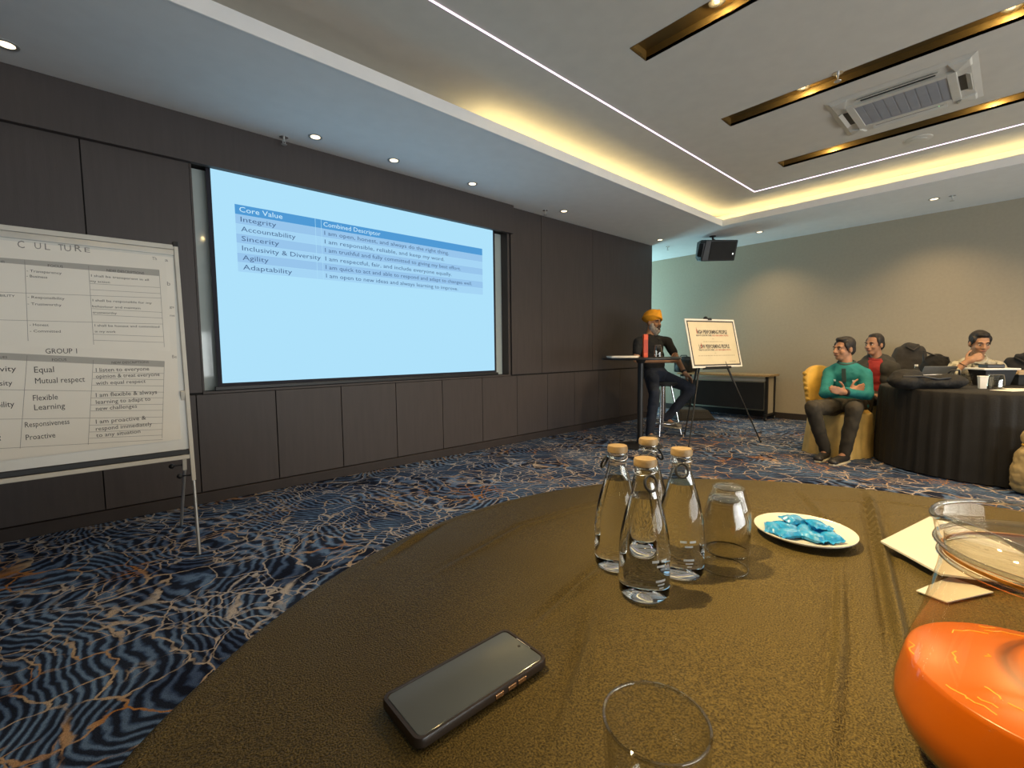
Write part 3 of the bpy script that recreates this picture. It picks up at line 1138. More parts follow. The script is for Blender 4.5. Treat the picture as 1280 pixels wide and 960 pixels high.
part(ztext(Z3, [('UES', 0, 258, 32, 14), ('FOCUS', 320, 286, 420, 17), ('NEW DESCRIPTIONS', 712, 318, 960, 17),
                ('- Transparency', 178, 320, 410, 17), ('- Business', 178, 355, 315, 17), ('- Responsibility', 185, 495, 430, 17), ('- Trustworthy', 185, 540, 410, 17),
                ('- Honest', 198, 680, 325, 17), ('- Committed', 200, 722, 405, 17), ('BILITY', 0, 484, 100, 15),
                ('I shall be transparent in all', 608, 352, 990, 15), ('my action', 602, 388, 732, 15),
                ('I shall be responsible for my', 618, 516, 1010, 15), ('behaviour and maintain', 616, 556, 935, 15), ('trustworthy', 618, 597, 778, 15),
                ('I shall be honest and committed', 632, 684, 1062, 15), ('in my work', 634, 724, 772, 15)], .0042),
     'handwriting', M['ink'], s1, world=True, kind='stuff')
part(ztext(Z4, [('GROUP 1', 305, 118, 515, 34), ('UES', 0, 150, 50, 15), ('FOCUS', 348, 168, 445, 17), ('NEW DESCRIPTIONS', 745, 186, 992, 15),
                ('vity', 0, 238, 110, 36), ('sity', 0, 332, 85, 34), ('bility', -20, 478, 98, 38), ('g', -12, 690, 8, 34),
                ('Equal', 230, 245, 362, 40), ('Mutual respect', 236, 318, 568, 38), ('Flexible', 222, 432, 388, 38), ('Learning', 230, 495, 436, 38),
                ('Responsiveness', 168, 610, 466, 36), ('Proactive', 174, 694, 372, 36),
                ('I listen to everyone', 640, 240, 995, 26), ('opinion & treat everyone', 640, 282, 1065, 26), ('with equal respect', 640, 326, 972, 24),
                ('I am flexible & always', 640, 408, 1048, 28), ('learning to adapt to', 640, 454, 1005, 27), ('new challenges', 640, 497, 915, 26),
                ('I am proactive &', 640, 585, 975, 28), ('respond immediately', 640, 632, 1015, 27), ('to any situation', 642, 675, 938, 26)], .0058),
     'handwriting', M['ink'], s2, world=True, kind='stuff')

# ================================================================== EASEL WITH POSTER
RH = V((RC.col[0].x, RC.col[0].y, 0)).normalized()
FH = V((FWD.x, FWD.y, 0)).normalized()
ang = R_(24)
et = RH * math.cos(ang) + FH * math.sin(ang)
en = RH * math.sin(ang) - FH * math.cos(ang)
lean = R_(14)
PW, PH = .815, .60
ec = atd(892, 429, 5.47)
en2 = en * math.cos(lean) + V((0, 0, 1)) * math.sin(lean)
EF = board_frame(ec, et, en2)
apex = EF @ V((-.02, PH / 2 + .02, -.035))
fA, fB, fC = onz(861, 559, 0), onz(951, 553, 0), onz(856, 543, 0)
t = thing('easel', 'black folding tripod easel carrying the framed poster', 'easel', ((fA + fB + fC) / 3).to_tuple())
t.location.z = 0
WM[t.name].translation.z = 0
for f_ in (fA, fB, fC):
    f_.z = .004
    mid = apex + (f_ - apex) * .55
    part(MB().tube(apex, mid, .012, .012, 10).tube(mid, f_, .009, .008, 10), 'leg', M['black'], t, world=True, smooth=40)
    part(MB().lathe([(.012, -.004), (.013, .012), (.009, .02)], 10, f_), 'rubber_foot', M['black'], t, world=True)
ebp = lambda mb, n_, m_, par, **k: part(MB().add(mb.v, mb.f, EF), n_, m_, par, world=True, **k)
ebp(MB().bx((-.22, -PH / 2 - .016, -.03), (.20, -PH / 2 - .001, .022)).bx((-.22, -PH / 2 - .001, .016), (.20, -PH / 2 + .010, .022)), 'ledge', M['black'], t, bevel=.002)
ebp(MB().bx((-.04, PH / 2 - .015, .0125), (.02, PH / 2 + .012, .02)).bx((-.04, PH / 2 + .002, -.03), (.02, PH / 2 + .012, .0125)), 'top_clip', M['black'], t, bevel=.002)
part(MB().ell(apex, .028), 'hub', M['black'], t, world=True, smooth=60)
p = thing('poster_board', 'white poster with thin black border reading high performing people on the easel', 'poster', EF @ V((0, -PH / 2, 0)))
ebp(MB().bx((-PW / 2, -PH / 2, -.002), (PW / 2, PH / 2, .008)), 'foam_board', M['paper'], p)
bd = MB()
bi, bw = .022, .016
for a, b in (((-PW / 2 + bi, -PH / 2 + bi), (PW / 2 - bi, -PH / 2 + bi + bw)), ((-PW / 2 + bi, PH / 2 - bi - bw), (PW / 2 - bi, PH / 2 - bi)),
             ((-PW / 2 + bi, -PH / 2 + bi + bw), (-PW / 2 + bi + bw, PH / 2 - bi - bw)), ((PW / 2 - bi - bw, -PH / 2 + bi + bw), (PW / 2 - bi, PH / 2 - bi - bw))):
    bd.bx((*a, .0081), (*b, .0088))
ebp(bd, 'border', M['ink'], p)
cream_p = mat('poster_cream', (0.70, 0.62, 0.44), 0.8, var=0.03)
ebp(MB().bx((-PW / 2 + bi + bw, -PH / 2 + bi + bw, .0081), (PW / 2 - bi - bw, PH / 2 - bi - bw, .0085)), 'print', cream_p, p)
EO = EF @ Matrix.Translation((0, 0, .0092))
part(text_mb([('HIGH PERFORMING PEOPLE', -.255, .115, .50, .046), ('KNOW TO LOOK FOR OTHERS', -.27, .085, .25, .019)], EO, .03), 'black_lettering', M['ink'], p, world=True, kind='stuff')
part(text_mb([('LOW PERFORMING PEOPLE', -.255, -.065, .50, .046), ('TENDS TO LOOK FOR OTHERS', -.27, -.095, .25, .019)], EO, .03), 'black_lettering', M['ink'], p, world=True, kind='stuff')
part(text_mb([('HIGH PERFORMING PEOPLE', -.01, .085, .27, .017), ('LOW PERFORMING PEOPLE', -.01, -.095, .27, .017)], EO, .02), 'red_lettering', M['inkred'], p, world=True, kind='stuff')
gl_ = MB()                      # lines of print too small to read: short strokes of word length
for x0, x1, y0, hh in ((-.02, .01, .048, .007), (-.17, .15, .012, .010), (-.02, .01, -.128, .007), (-.29, .31, -.160, .010), (.20, .32, -.235, .010)):
    x = x0
    while x < x1 - .008:
        w_ = min(random.uniform(.018, .045), x1 - x)
        gl_.bx((x, y0, .0090), (x + w_, y0 + hh, .0093))
        x += w_ + .008
ebp(gl_, 'grey_lettering', mat('ink_sand', (.50, .43, .29), .8), p, kind='stuff')
fig = MB()
for x0, y0, s_ in ((-.25, .105, 1.0), (-.215, -.075, .9)):
    fig.box((x0, y0 + .035 * s_, .0094), (.010, .05 * s_, .0006)).box((x0, y0 + .070 * s_, .0094), (.005, .03 * s_, .0006)).box((x0, y0 + .055 * s_, .0094), (.018, .006, .0006))
m2 = MB().add(fig.v, fig.f, EF)
part(m2, 'figure_mark', M['inkred'], p, world=True, kind='stuff')

# ================================================================== COCKTAIL TABLE, STOOL
ct = atd(801, 446, 5.2)
ct = V((ct.x, ct.y, 0))
TZ = 1.035
t = thing('cocktail_table', 'tall round black cocktail table on a single pole beside the turbaned speaker', 'table', ct)
part(MB().lathe([(.43, TZ - .026), (.44, TZ - .018), (.44, TZ - .006), (.434, TZ)], 64), 'table_top', M['black'], t, smooth=40)
part(MB().lathe([(.034, .02), (.034, TZ - .07), (.045, TZ - .06), (.06, TZ - .026)], 24), 'pole', M['black'], t, smooth=40)
part(MB().lathe([(.25, 0), (.25, .012), (.06, .03), (.04, .05)], 40), 'base', M['black'], t, smooth=40)
# things on it
b0 = atd(778, 444, 5.05)
pz = TZ
sh = MB()
for k in range(4):
    q = Matrix.Translation((b0.x, b0.y, pz + k * .005)) @ Matrix.Rotation(R_(-42 + 3 * k), 4, 'Z')
    sh.add(MB().bx((-.15, -.105, 0), (.15, .105, .0045)).v, MB().bx((0, 0, 0), (1, 1, 1)).f, q)
solo(sh, 'paper_stack', M['paper'], 'white stack of papers on the cocktail table', 'papers')
b1 = atd(806.5, 446, 5.16)
t = thing('orange_carton', 'tall slim orange red carton standing on the cocktail table', 'box', (b1.x, b1.y, TZ), R_(-42))
part(MB().bx((-.024, -.024, 0), (.024, .024, .258)), 'body', M['orange_box'], t, bevel=.002)
part(MB().bx((-.024, -.0246, .05), (.024, -.0241, .20)), 'print_panel', mat('carton_print', (.55, .06, .02), .5), t)
part(MB().bx((-.0245, -.0245, .2581), (.0245, .0245, .264)), 'lid', mat('carton_lid', (.42, .06, .02), .5), t, bevel=.002)
b2 = atd(822.5, 446, 5.10)


def tumbler(name, label, loc, group=None, inverted=True, r0=.028, r1=.036, hh=.115, mt=None, shoulder=True):
    t = thing(name, label, 'glass', loc, group=group)
    w = .0022
    if shoulder:   # upright profile, base at 0: narrow foot that swells into a straight cup
        prof = [(r0 * .75, 0), (r0, .003), (r0 * 1.05, .012), (r1 * .95, .034), (r1, .05), (r1, hh)]
    else:
        prof = [(r0, 0), (r0 * 1.03, .004), ((r0 + r1) / 2, hh * .5), (r1, hh)]
    inn = [(r1 - w, hh)] + [(max(.004, r - w), z + .004) for r, z in reversed(prof[1:-1])] + [(r0 * .6, .010)]
    full = prof + inn
    if inverted:
        full = [(r, hh - z) for r, z in full]
    part(MB().lathe(full, 40, cap0=True, cap1=True), 'bowl', mt or M['glass'], t, smooth=50)
    z = hh if not inverted else 0
    rz = z - .001 if not inverted else z + .0014
    part(MB().path([V(((r1 - w / 2) * math.cos(2 * math.pi * i / 40), (r1 - w / 2) * math.sin(2 * math.pi * i / 40), rz)) for i in range(40)], .0013, 6, closed=True),
         'rim', M['edgeglass'], t, smooth=60)
    bz = .004 if not inverted else hh - .004
    part(MB().lathe([(r0 * .72, bz - .003), (r0 * .80, bz), (r0 * .72, bz + .003)], 32), 'foot', M['edgeglass'], t, smooth=60)
    return t


tumbler('drinking_glass', 'upturned drinking glass beside the orange carton on the cocktail table', (b2.x, b2.y, TZ), r0=.036, r1=.045, hh=.14)

st = atd(828, 545, 5.98)
st = V((st.x, st.y, 0))
SEATZ = .70
t = thing('bar_stool', 'chrome bar stool with foot ring under the turbaned speaker', 'stool', st)
part(MB().lathe([(.15, SEATZ - .05), (.185, SEATZ - .035), (.19, SEATZ - .01), (.17, SEATZ), (.05, SEATZ)], 40), 'seat', M['black'], t, smooth=50)
part(MB().lathe([(.03, .1), (.03, SEATZ - .05)], 20), 'column', M['chrome'], t, smooth=50)
for k in range(4):
    a = R_(20 + 90 * k)
    d = V((math.cos(a), math.sin(a), 0))
    part(MB().path([d * .10 + V((0, 0, SEATZ - .05)), d * .15 + V((0, 0, .42)), d * .20 + V((0, 0, .17)), d * .235 + V((0, 0, .012))], .012, 10), 'leg', M['chrome'], t, smooth=60)
    part(MB().lathe([(.015, 0), (.015, .014)], 12, d * .235), 'rubber_foot', M['black'], t)
part(MB().path([V((.203 * math.cos(2 * math.pi * i / 40), .203 * math.sin(2 * math.pi * i / 40), .17)) for i in range(40)], .011, 8, closed=True), 'foot_ring', M['chrome'], t, smooth=60)

# ================================================================== CREDENZA AND FLOOR THINGS BEHIND
cy0, cy1, cxf, cxb, cz = 2.47, 3.95, 7.46, 7.93, .715
t = thing('folding_credenza', 'low dark flip top side table with pale wood top against the far wall', 'side table', ((cxf + cxb) / 2, (cy0 + cy1) / 2, 0))
part(MB().bx((cxf, cy0, cz - .028), (cxb, cy1, cz)), 'top', M['wood'], t, world=True, bevel=.004)
part(MB().bx((cxf + .03, cy0 + .08, .18), (cxf + .045, cy1 - .08, cz - .12)), 'modesty_panel', M['black'], t, world=True)
part(MB().bx((cxf + .02, cy0 + .06, cz - .10), (cxf + .06, cy1 - .06, cz - .06)), 'cross_rail', M['alu'], t, world=True)
for y in (cy0 + .05, cy1 - .05):
    part(MB().bx((cxf + .06, y - .02, .10), (cxf + .10, y + .02, cz - .029)).bx((cxb - .10, y - .02, .10), (cxb - .06, y + .02, cz - .029)), 'leg_frame', M['black'], t, world=True, bevel=.003)
    part(MB().bx((cxf + .02, y - .02, .075), (cxb - .02, y + .02, .10)), 'foot_bar', M['black'], t, world=True, bevel=.003)
    part(MB().bx((cxf + .12, y - .008, .11), (cxb - .12, y + .008, cz - .029)), 'side_panel', M['wallpaper'], t, world=True)
    for x in (cxf + .05, cxb - .05):
        part(MB().tube((x, y - .012, .036), (x, y + .012, .036), .036, n=20), 'caster', M['black'], t, world=True, smooth=40)
        part(MB().tube((x, y - .014, .036), (x, y + .014, .036), .012, n=12), 'caster_hub', M['alu'], t, world=True, smooth=40)
bg = onx(856, 452, 7.6)
bgm = MB()
bgm.box((7.66, bg.y + .02, cz + .12), (.26, .30, .23)).ell((7.66, bg.y + .02, cz + .22), (.13, .15, .06)).ell((7.54, bg.y + .02, cz + .09), (.07, .12, .09))
t = thing('black_bag', 'black upright bag on the side table behind the speaker', 'bag', (7.66, bg.y + .02, cz))
part(remesh(bgm, .014, 6, .02, .12), 'body', M['blackcloth'], t, world=True)
part(MB().path([(7.60, bg.y - .06, cz + .24), (7.60, bg.y - .03, cz + .30), (7.60, bg.y + .07, cz + .30), (7.60, bg.y + .10, cz + .24)], .009, 8), 'handle', M['black'], t, world=True, smooth=60)
# low black monitor case on the carpet
wg = onz(868, 524, 0)
rotw = Matrix.Rotation(R_(-40), 4, 'Z')
t = thing('floor_monitor', 'low dark wedge shaped floor loudspeaker on the carpet behind the stool', 'loudspeaker', (wg.x, wg.y + .02, 0), R_(-38))
part(MB().hexa([(-.30, -.17, 0), (.30, -.17, 0), (.30, .20, 0), (-.30, .20, 0)], [(-.27, -.06, .17), (.22, -.06, .15), (.20, .17, .17), (-.27, .17, .19)]), 'cabinet', M['darkcloth'], t, bevel=.02)
part(MB().hexa([(-.26, -.165, .03), (.26, -.165, .03), (.26, -.160, .03), (-.26, -.160, .03)], [(-.25, -.085, .145), (.21, -.085, .130), (.21, -.075, .130), (-.25, -.075, .145)]), 'grille', M['grille'], t)
part(MB().path([(-.29, -.03, .12), (-.325, 0, .13), (-.325, .08, .13), (-.29, .11, .12)], .010, 8), 'handle', M['black'], t, smooth=60)

# ================================================================== HANGING LOUDSPEAKER
sp = atd(893, 313, 6.85)
t = thing('hanging_loudspeaker', 'black loudspeaker hanging on a bracket from the soffit corner', 'loudspeaker', sp)
n_ = (-FH * .93 + RH * .1 - V((0, 0, .22))).normalized()
SF = board_frame(sp, RH, n_)
spp = lambda mb, nm, mt, **k: part(MB().add(mb.v, mb.f, SF), nm, mt, t, world=True, **k)
spp(MB().hexa([(-.25, -.155, .0), (.26, -.145, .0), (.27, .145, .0), (-.22, .155, .0)], [(-.25, -.155, .13), (.25, -.150, .13), (.27, .150, .13), (-.21, .155, .13)]).hexa([(-.18, -.12, -.2), (.2, -.12, -.2), (.2, .12, -.2), (-.18, .12, -.2)], [(-.25, -.155, 0), (.26, -.145, 0), (.27, .145, 0), (-.22, .155, 0)]), 'cabinet', M['black'], bevel=.012)
spp(MB().hexa([(-.15, -.135, .131), (.235, -.135, .131), (.25, .135, .131), (-.13, .135, .131)], [(-.14, -.125, .138), (.225, -.125, .138), (.24, .125, .138), (-.12, .125, .138)]), 'grille', M['grille'], bevel=.002)
spp(MB().bx((.195, -.06, .1385), (.215, -.035, .141)), 'badge', M['alu'])
spp(MB().hexa([(-.25, -.15, .05), (-.21, -.15, .12), (-.2, .12, .12), (-.235, .14, .05)], [(-.285, -.08, .05), (-.25, -.10, .12), (-.235, .10, .12), (-.265, .10, .05)]), 'side_handle', M['black'], bevel=.004)
top = V((sp.x, sp.y, H))
part(MB().tube(top - RH * .03, top - RH * .03 - V((0, 0, .012)), .045, n=20), 'ceiling_plate', M['black'], t, world=True, smooth=40)
part(MB().path([top - RH * .03 - V((0, 0, .012)), top - RH * .025 - V((0, 0, .05)), sp + V((0, 0, .14)) + RH * .01], .016, 10), 'bracket', M['black'], t, world=True, smooth=60)

# ================================================================== PEOPLE
def unit(v):
    return V(v).normalized()


def hand(mb, w, d, n, thumb, curl=.6, s=1.0):
    """w wrist, d along the hand, n palm normal (fingers curl to it), thumb = +1/-1 side of d x n"""
    d = unit(d)
    n = unit(V(n) - d * V(n).dot(d))
    x = d.cross(n) * thumb           # towards the thumb
    rot = Matrix((x, d, n)).transposed()
    mb.ell(w + d * .045 * s, (.040 * s, .050 * s, .016 * s), rot, 12, 8)
    mb.cap(w, .026 * s, w + d * .05 * s, .024 * s, 10)
    for k, (off, ln) in enumerate(((.030, .082), (.010, .092), (-.011, .086), (-.030, .066))):
        p = w + d * .085 * s + x * off * s
        a = curl * .5
        r = .0095 * s
        for seg, fr in enumerate((.45, .30, .25)):
            q = p + (d * math.cos(a) + n * math.sin(a)) * ln * fr * s
            mb.cap(p, r, q, r * .9, 8)
            p, r = q, r * .9
            a += curl
    p = w + d * .022 * s + x * .030 * s
    for seg, (ln, a) in enumerate(((.042, .9), (.030, .55), (.024, .3))):
        q = p + (d * math.cos(a) + x * math.sin(a) + n * .35 * curl).normalized() * ln * s
        mb.cap(p, .0115 * s, q, .0100 * s, 8)
        p = q


def person(label, J, hf, skin, garments, hands, hair='short', group=None, tilt=(0, 0, 1), sc=1.0, extra=None, bfront=None):
    """J: joint -> world point. garments: list of (name, material, kind). hands: {'L': (dir, normal, thumb, curl)}"""
    J = {k: V(v) for k, v in J.items()}
    side = unit(J['shL'] - J['shR'])                 # towards the person's left
    up = unit(J['neck'] - J['pelvis'])
    front = unit(side.cross(up))
    if bfront is not None and front.dot(V(bfront)) < 0:
        front = -front
    TB = Matrix((side, front, up)).transposed()
    low = min(v.z for v in J.values())
    root = thing('person', label, 'person', (J['pelvis'].x, J['pelvis'].y, max(0, low - .06)), group=group)
    hw = (J['shL'] - J['shR']).length / 2

    def torso(mb, g):
        P, N_ = J['pelvis'], J['neck']
        for f_, a, b, c in ((0.0, .165, .120, .12), (.25, .148, .110, .12), (.5, .155, .115, .13), (.72, .168, .118, .13), (.86, .150, .095, .09)):
            mb.ell(P.lerp(N_, f_), ((a + g) * sc, (b + g) * sc, (c + g * .5) * sc), TB, 18, 12)
        for s_ in ('L', 'R'):
            mb.cap(J['neck'] - up * .035, .058 + g, J['sh' + s_], .058 * sc + g)
        mb.cap(J['neck'] - up * .03, .060 + g * .5, J['neck'] + up * .01, .052)

    def arm(mb, s_, g, to=2.0, r=(.054, .041, .028)):
        sh, el, wr = J['sh' + s_], J['el' + s_], J['wr' + s_]
        if to <= 1:
            mb.cap(sh, (r[0] + g) * sc, sh.lerp(el, to), (r[0] + (r[1] - r[0]) * to + g * 1.2) * sc)
        else:
            mb.cap(sh, (r[0] + g) * sc, el, (r[1] + g) * sc)
            f_ = to - 1
            mb.cap(el, (r[1] + g) * sc, el.lerp(wr, f_), (r[1] + (r[2] - r[1]) * f_ + g) * sc)

    def leg(mb, s_, g):
        mb.cap(J['hip' + s_], (.088 + g) * sc, J['kn' + s_], (.060 + g) * sc)
        mb.cap(J['kn' + s_], (.060 + g) * sc, J['kn' + s_].lerp(J['an' + s_], .35), (.056 + g) * sc)
        mb.cap(J['kn' + s_].lerp(J['an' + s_], .35), (.056 + g) * sc, J['an' + s_] - V((0, 0, .005)), (.042 + g * 1.3) * sc)

    # head frame
    f = unit(hf)
    x = unit(f.cross(V(tilt)))       # person's right
    hu = x.cross(f)
    HB = Matrix((x, f, hu)).transposed()
    h = J['head']
    hp = lambda a, b, c: h + HB @ V((a, b, c))
    body = MB()
    torso(body, -.006)
    for s_ in 'LR':
        arm(body, s_, 0)
        if 'kn' + s_ in J:
            leg(body, s_, -.008)
            body.cap(J['an' + s_], .030, J['toe' + s_] + V((0, 0, -.006)), .016)
        if s_ in hands:
            hand(body, J['wr' + s_], *hands[s_])
    body.cap(J['neck'] - up * .02, .058, hp(0, -.015, -.06), .054)
    body.ell(hp(0, -.012, .030), (.074, .094, .092), HB)
    body.ell(hp(0, .020, -.035), (.060, .074, .082), HB)
    body.ell(hp(0, .048, -.088), (.040, .040, .030), HB)
    body.cap(hp(0, .092, .012), .009, hp(0, .112, -.028), .0145, 10)
    body.ell(hp(.012, .098, -.032), (.010, .010, .008), HB, 8, 6)
    body.ell(hp(-.012, .098, -.032), (.010, .010, .008), HB, 8, 6)
    body.cap(hp(-.036, .078, .026), .012, hp(.036, .078, .026), .012, 10)
    for s_ in (-1, 1):
        body.ell(hp(s_ * .040, .062, -.028), (.022, .022, .024), HB, 10, 8)
        body.ell(hp(s_ * .076, -.008, -.010), (.011, .020, .032), HB, 10, 8)
    body.ell(hp(0, .090, -.060), (.026, .012, .010), HB, 10, 8)
    part(remesh(body, .0075, 3), 'body', skin, root, world=True)
    for s_ in (-1, 1):
        e = part(MB().ell(hp(s_ * .032, .0835, .004), (.0125, .008, .0065), HB, 12, 8), 'eye', M['eye'], root, world=True, smooth=80)
        part(MB().ell(hp(s_ * .032, .0895, .004), (.0065, .005, .0068), HB, 10, 6), 'iris', M['pupil'], e, world=True, smooth=80)
        part(MB().path([hp(s_ * .014, .094, .024), hp(s_ * .032, .094, .030), hp(s_ * .052, .082, .023)], [.004, .005, .003], 6), 'eyebrow', M['hair'], root, world=True, smooth=80)
    part(MB().path([hp(-.024, .094, -.060), hp(-.010, .103, -.058), hp(.010, .103, -.058), hp(.024, .094, -.060)], [.003, .0055, .0055, .003], 8), 'lips', M['lip'], root, world=True, smooth=80)
    if hair == 'short' or hair == 'receding':
        hb = MB()
        k = 0 if hair == 'short' else -.022
        hb.ell(hp(0, -.022, .052), (.083, .092 + k * .6, .086), HB)
        hb.ell(hp(0, .030 + k, .100), (.058, .052, .030), HB)
        hb.ell(hp(0, -.060, .0), (.070, .050, .075), HB)
        for s_ in (-1, 1):
            hb.ell(hp(s_ * .066, .010 + k * .5, .045), (.018, .045, .040), HB)
            hb.ell(hp(s_ * .072, .022, .005), (.008, .012, .026), HB)
        part(remesh(hb, .007, 3, .006, .03), 'hair', M['hair'], root, world=True)
    for nm, mt, kind in garments:
        mb = MB()
        if kind == 'trousers':
            mb.ell(J['pelvis'], (.178 * sc, .135 * sc, .125 * sc), TB, 18, 12)
            for s_ in 'LR':
                leg(mb, s_, .008)
            me = remesh(mb, .011, 5, .016, .07)
        elif kind in ('tee', 'long', 'threequarter'):
            torso(mb, .010)
            for s_ in 'LR':
                arm(mb, s_, .010, {'tee': .62, 'long': 1.92, 'threequarter': 1.45}[kind])
            me = remesh(mb, .011, 5, .016, .06)
        elif kind == 'jacket':
            torso(mb, .024)
            for s_ in 'LR':
                arm(mb, s_, .020, 1.93)
            me = remesh(mb, .012, 5, .018, .08)
        elif kind == 'shoes':
            for s_ in 'LR':
                an, to = J['an' + s_], J['toe' + s_]
                d = unit(V((to.x - an.x, to.y - an.y, 0)))
                z0 = min(an.z, to.z) - .03
                he = V((an.x, an.y, z0 + .045)) - d * .02
                m1 = MB().cap(he, .042, V((to.x, to.y, z0 + .034)), .036).cap(he, .040, an + V((0, 0, .02)), .040).ell(V((to.x, to.y, z0 + .030)) + d * .02, (.046, .046, .030))
                so = part(remesh(m1, .008, 4), 'shoe', mt, root, world=True)
                sd = V((-d.y, d.x, 0))
                rr = [he - d * .045, he - d * .03 + sd * .036, V((to.x, to.y, 0)) + sd * .044, V((to.x, to.y, 0)) + d * .06 + sd * .02,
                      V((to.x, to.y, 0)) + d * .06 - sd * .02, V((to.x, to.y, 0)) - sd * .044, he - d * .03 - sd * .036]
                part(MB().hexa([V((q.x, q.y, z0 - .004)) for q in rr], [V((q.x, q.y, z0 + .014)) for q in rr]), 'sole', M['sole'], so, world=True, bevel=.004)
            continue
        part(me, nm, mt, root, world=True)
    root_info = dict(root=root, hp=hp, HB=HB, TB=TB, J=J, up=up, front=front, side=side)
    return root_info


CR = RC.col[0].copy()              # screen right, up, towards camera in the world
CU = V((0, 0, 1))
CT = -FH


def dirv(r, t, u):
    return RH * r + CT * t + CU * u


def local_dirs(px):
    """direction maker for somebody seen at photo column px: right, towards camera, up"""
    r = ray(px, 440)
    t_ = unit(V((-r.x, -r.y, 0)))
    rr_ = unit(t_.cross(CU)) * -1
    return lambda a, b, c: (rr_ * a + t_ * b + CU * c)


# ---- speaker in the turban
dl = local_dirs(816)
D = 5.98
J = dict(head=atd(816.5, 403, D), neck=atd(812, 420.5, D), pelvis=atd(819, 467, D + .02),
         shR=atd(798, 428, D - .08), elR=atd(795, 450, D - .16), wrR=atd(836, 451, D - .30),
         shL=atd(834, 427, D + .10), elL=atd(846, 448.5, D - .02), wrL=atd(856, 466, D - .16),
         hipR=atd(814, 470, D - .06), knR=atd(818, 492, D - .48), anR=atd(812, 533, D - .36), toeR=atd(819, 542, D - .50),
         hipL=atd(826, 470, D + .06), knL=atd(865, 486, D - .20), anL=atd(833, 523, D - .02), toeL=atd(846, 532, D - .14))
J['toeR'].z = .036
J['anR'].z = .085
I = person('person in orange turban, black T-shirt and dark jeans sitting on the bar stool', J, dl(.80, .60, -.06), M['skinlight'],
           [('t_shirt', M['navytee'], 'tee'), ('jeans', M['jeans'], 'trousers'), ('shoes', M['shoegrey'], 'shoes')],
           {'L': (dirv(.62, .35, -.70), dirv(-.55, .25, -.70), 1, .35), 'R': (dirv(.95, .1, .12), dirv(.1, -.9, .2), 1, .6)}, hair=None, bfront=dirv(.6, .8, 0))
hp, HB = I['hp'], I['HB']
tb = MB().ell(hp(0, -.022, .078), (.112, .128, .095), HB @ Matrix.Rotation(R_(14), 3, 'X'), 24, 16)
for k in range(7):                     # wraps of cloth
    a = R_(-26 + k * 9)
    rr = Matrix.Rotation(R_(10), 3, 'X') @ Matrix.Rotation(a * .8, 3, 'Y')
    cz_ = .045 + k * .013
    ring = [hp(*(rr @ V((math.cos(2 * math.pi * i / 30) * (.110 - k * .004), math.sin(2 * math.pi * i / 30) * (.125 - k * .004), 0)) + V((0, -.022, cz_)))) for i in range(30)]
    tb.path(ring, .0155, 8, closed=True)
tb.ell(hp(0, .055, .115), (.045, .05, .035), HB)
part(remesh(tb, .007, 2), 'turban', M['turban'], I['root'], world=True)
bd = MB().ell(hp(0, .050, -.105), (.066, .056, .055), HB).ell(hp(.050, .025, -.065), (.028, .045, .060), HB).ell(hp(-.050, .025, -.065), (.028, .045, .060), HB).ell(hp(0, .048, -.140), (.045, .042, .035), HB)
part(remesh(bd, .007, 3, .008, .02), 'beard', M['beard'], I['root'], world=True)
part(MB().path([hp(-.034, .088, -.072), hp(-.014, .107, -.046), hp(.014, .107, -.046), hp(.034, .088, -.072)], [.006, .010, .010, .006], 8).ell(hp(0, .096, -.085), (.024, .014, .018), HB), 'moustache', M['darkbeard'], I['root'], world=True, smooth=80)
w_ = I['J']['wrL']
dw = unit(I['J']['wrL'] - I['J']['elL'])
part(MB().tube(w_ - dw * .03, w_ - dw * .008, .034, .033, 16), 'wristwatch', M['black'], I['root'], world=True, smooth=40)

# ---- audience person in teal, sitting sideways on the gold covered chair
D = 4.74
dl = local_dirs(1056)
J = dict(head=atd(1055, 436.5, D), neck=atd(1058, 456, D), pelvis=atd(1060, 505, D + .02),
         shR=atd(1037, 466.5, D + .10), elR=atd(1031, 492, D - .10), wrR=atd(1062, 488, D - .30),
         shL=atd(1081, 468, D - .12), elL=atd(1085, 494, D - .26), wrL=atd(1056, 490.5, D - .36),
         hipR=atd(1050, 509, D - .06), knR=atd(1015, 509, D - .36), anR=atd(1032, 557, D - .20), toeR=atd(1024, 567, D - .30),
         hipL=atd(1066, 509, D - .04), knL=atd(1068, 511, D - .46), anL=atd(1056, 561, D - .34), toeL=atd(1043, 570, D - .44))
for k in ('anR', 'anL'):
    J[k].z = .088
for k in ('toeR', 'toeL'):
    J[k].z = .036
I = person('person in teal long sleeved polo with folded arms sitting on the gold chair', J, dl(-.72, .70, -.02), M['skin'],
           [('polo_shirt', M['teal'], 'long'), ('trousers', M['khaki'], 'trousers'), ('shoes', M['shoe'], 'shoes')],
           {'R': (dirv(.9, .1, .22), dirv(-.1, -.95, 0), 1, .35), 'L': (dirv(-.85, .25, .20), dirv(-.1, -.95, .1), -1, .35)}, bfront=dirv(-.4, .9, 0))
hp, HB, up = I['hp'], I['HB'], I['up']
nk = I['J']['neck']
part(MB().path([nk + up * .022 + I['TB'] @ V((math.cos(2 * math.pi * i / 24) * .072, math.sin(2 * math.pi * i / 24) * .070, -.020 * math.sin(2 * math.pi * i / 24))) for i in range(24)], .014, 8, closed=True), 'collar', M['collar'], I['root'], world=True, smooth=80)
part(MB().box(nk + I['front'] * .128 - up * .10, (.035, .012, .14), I['TB']), 'placket', M['collar'], I['root'], world=True)
w_ = I['J']['wrL']
dw = unit(I['J']['wrL'] - I['J']['elL'])
part(MB().tube(w_ - dw * .025, w_, .036, .034, 16), 'wristwatch', M['black'], I['root'], world=True, smooth=40)
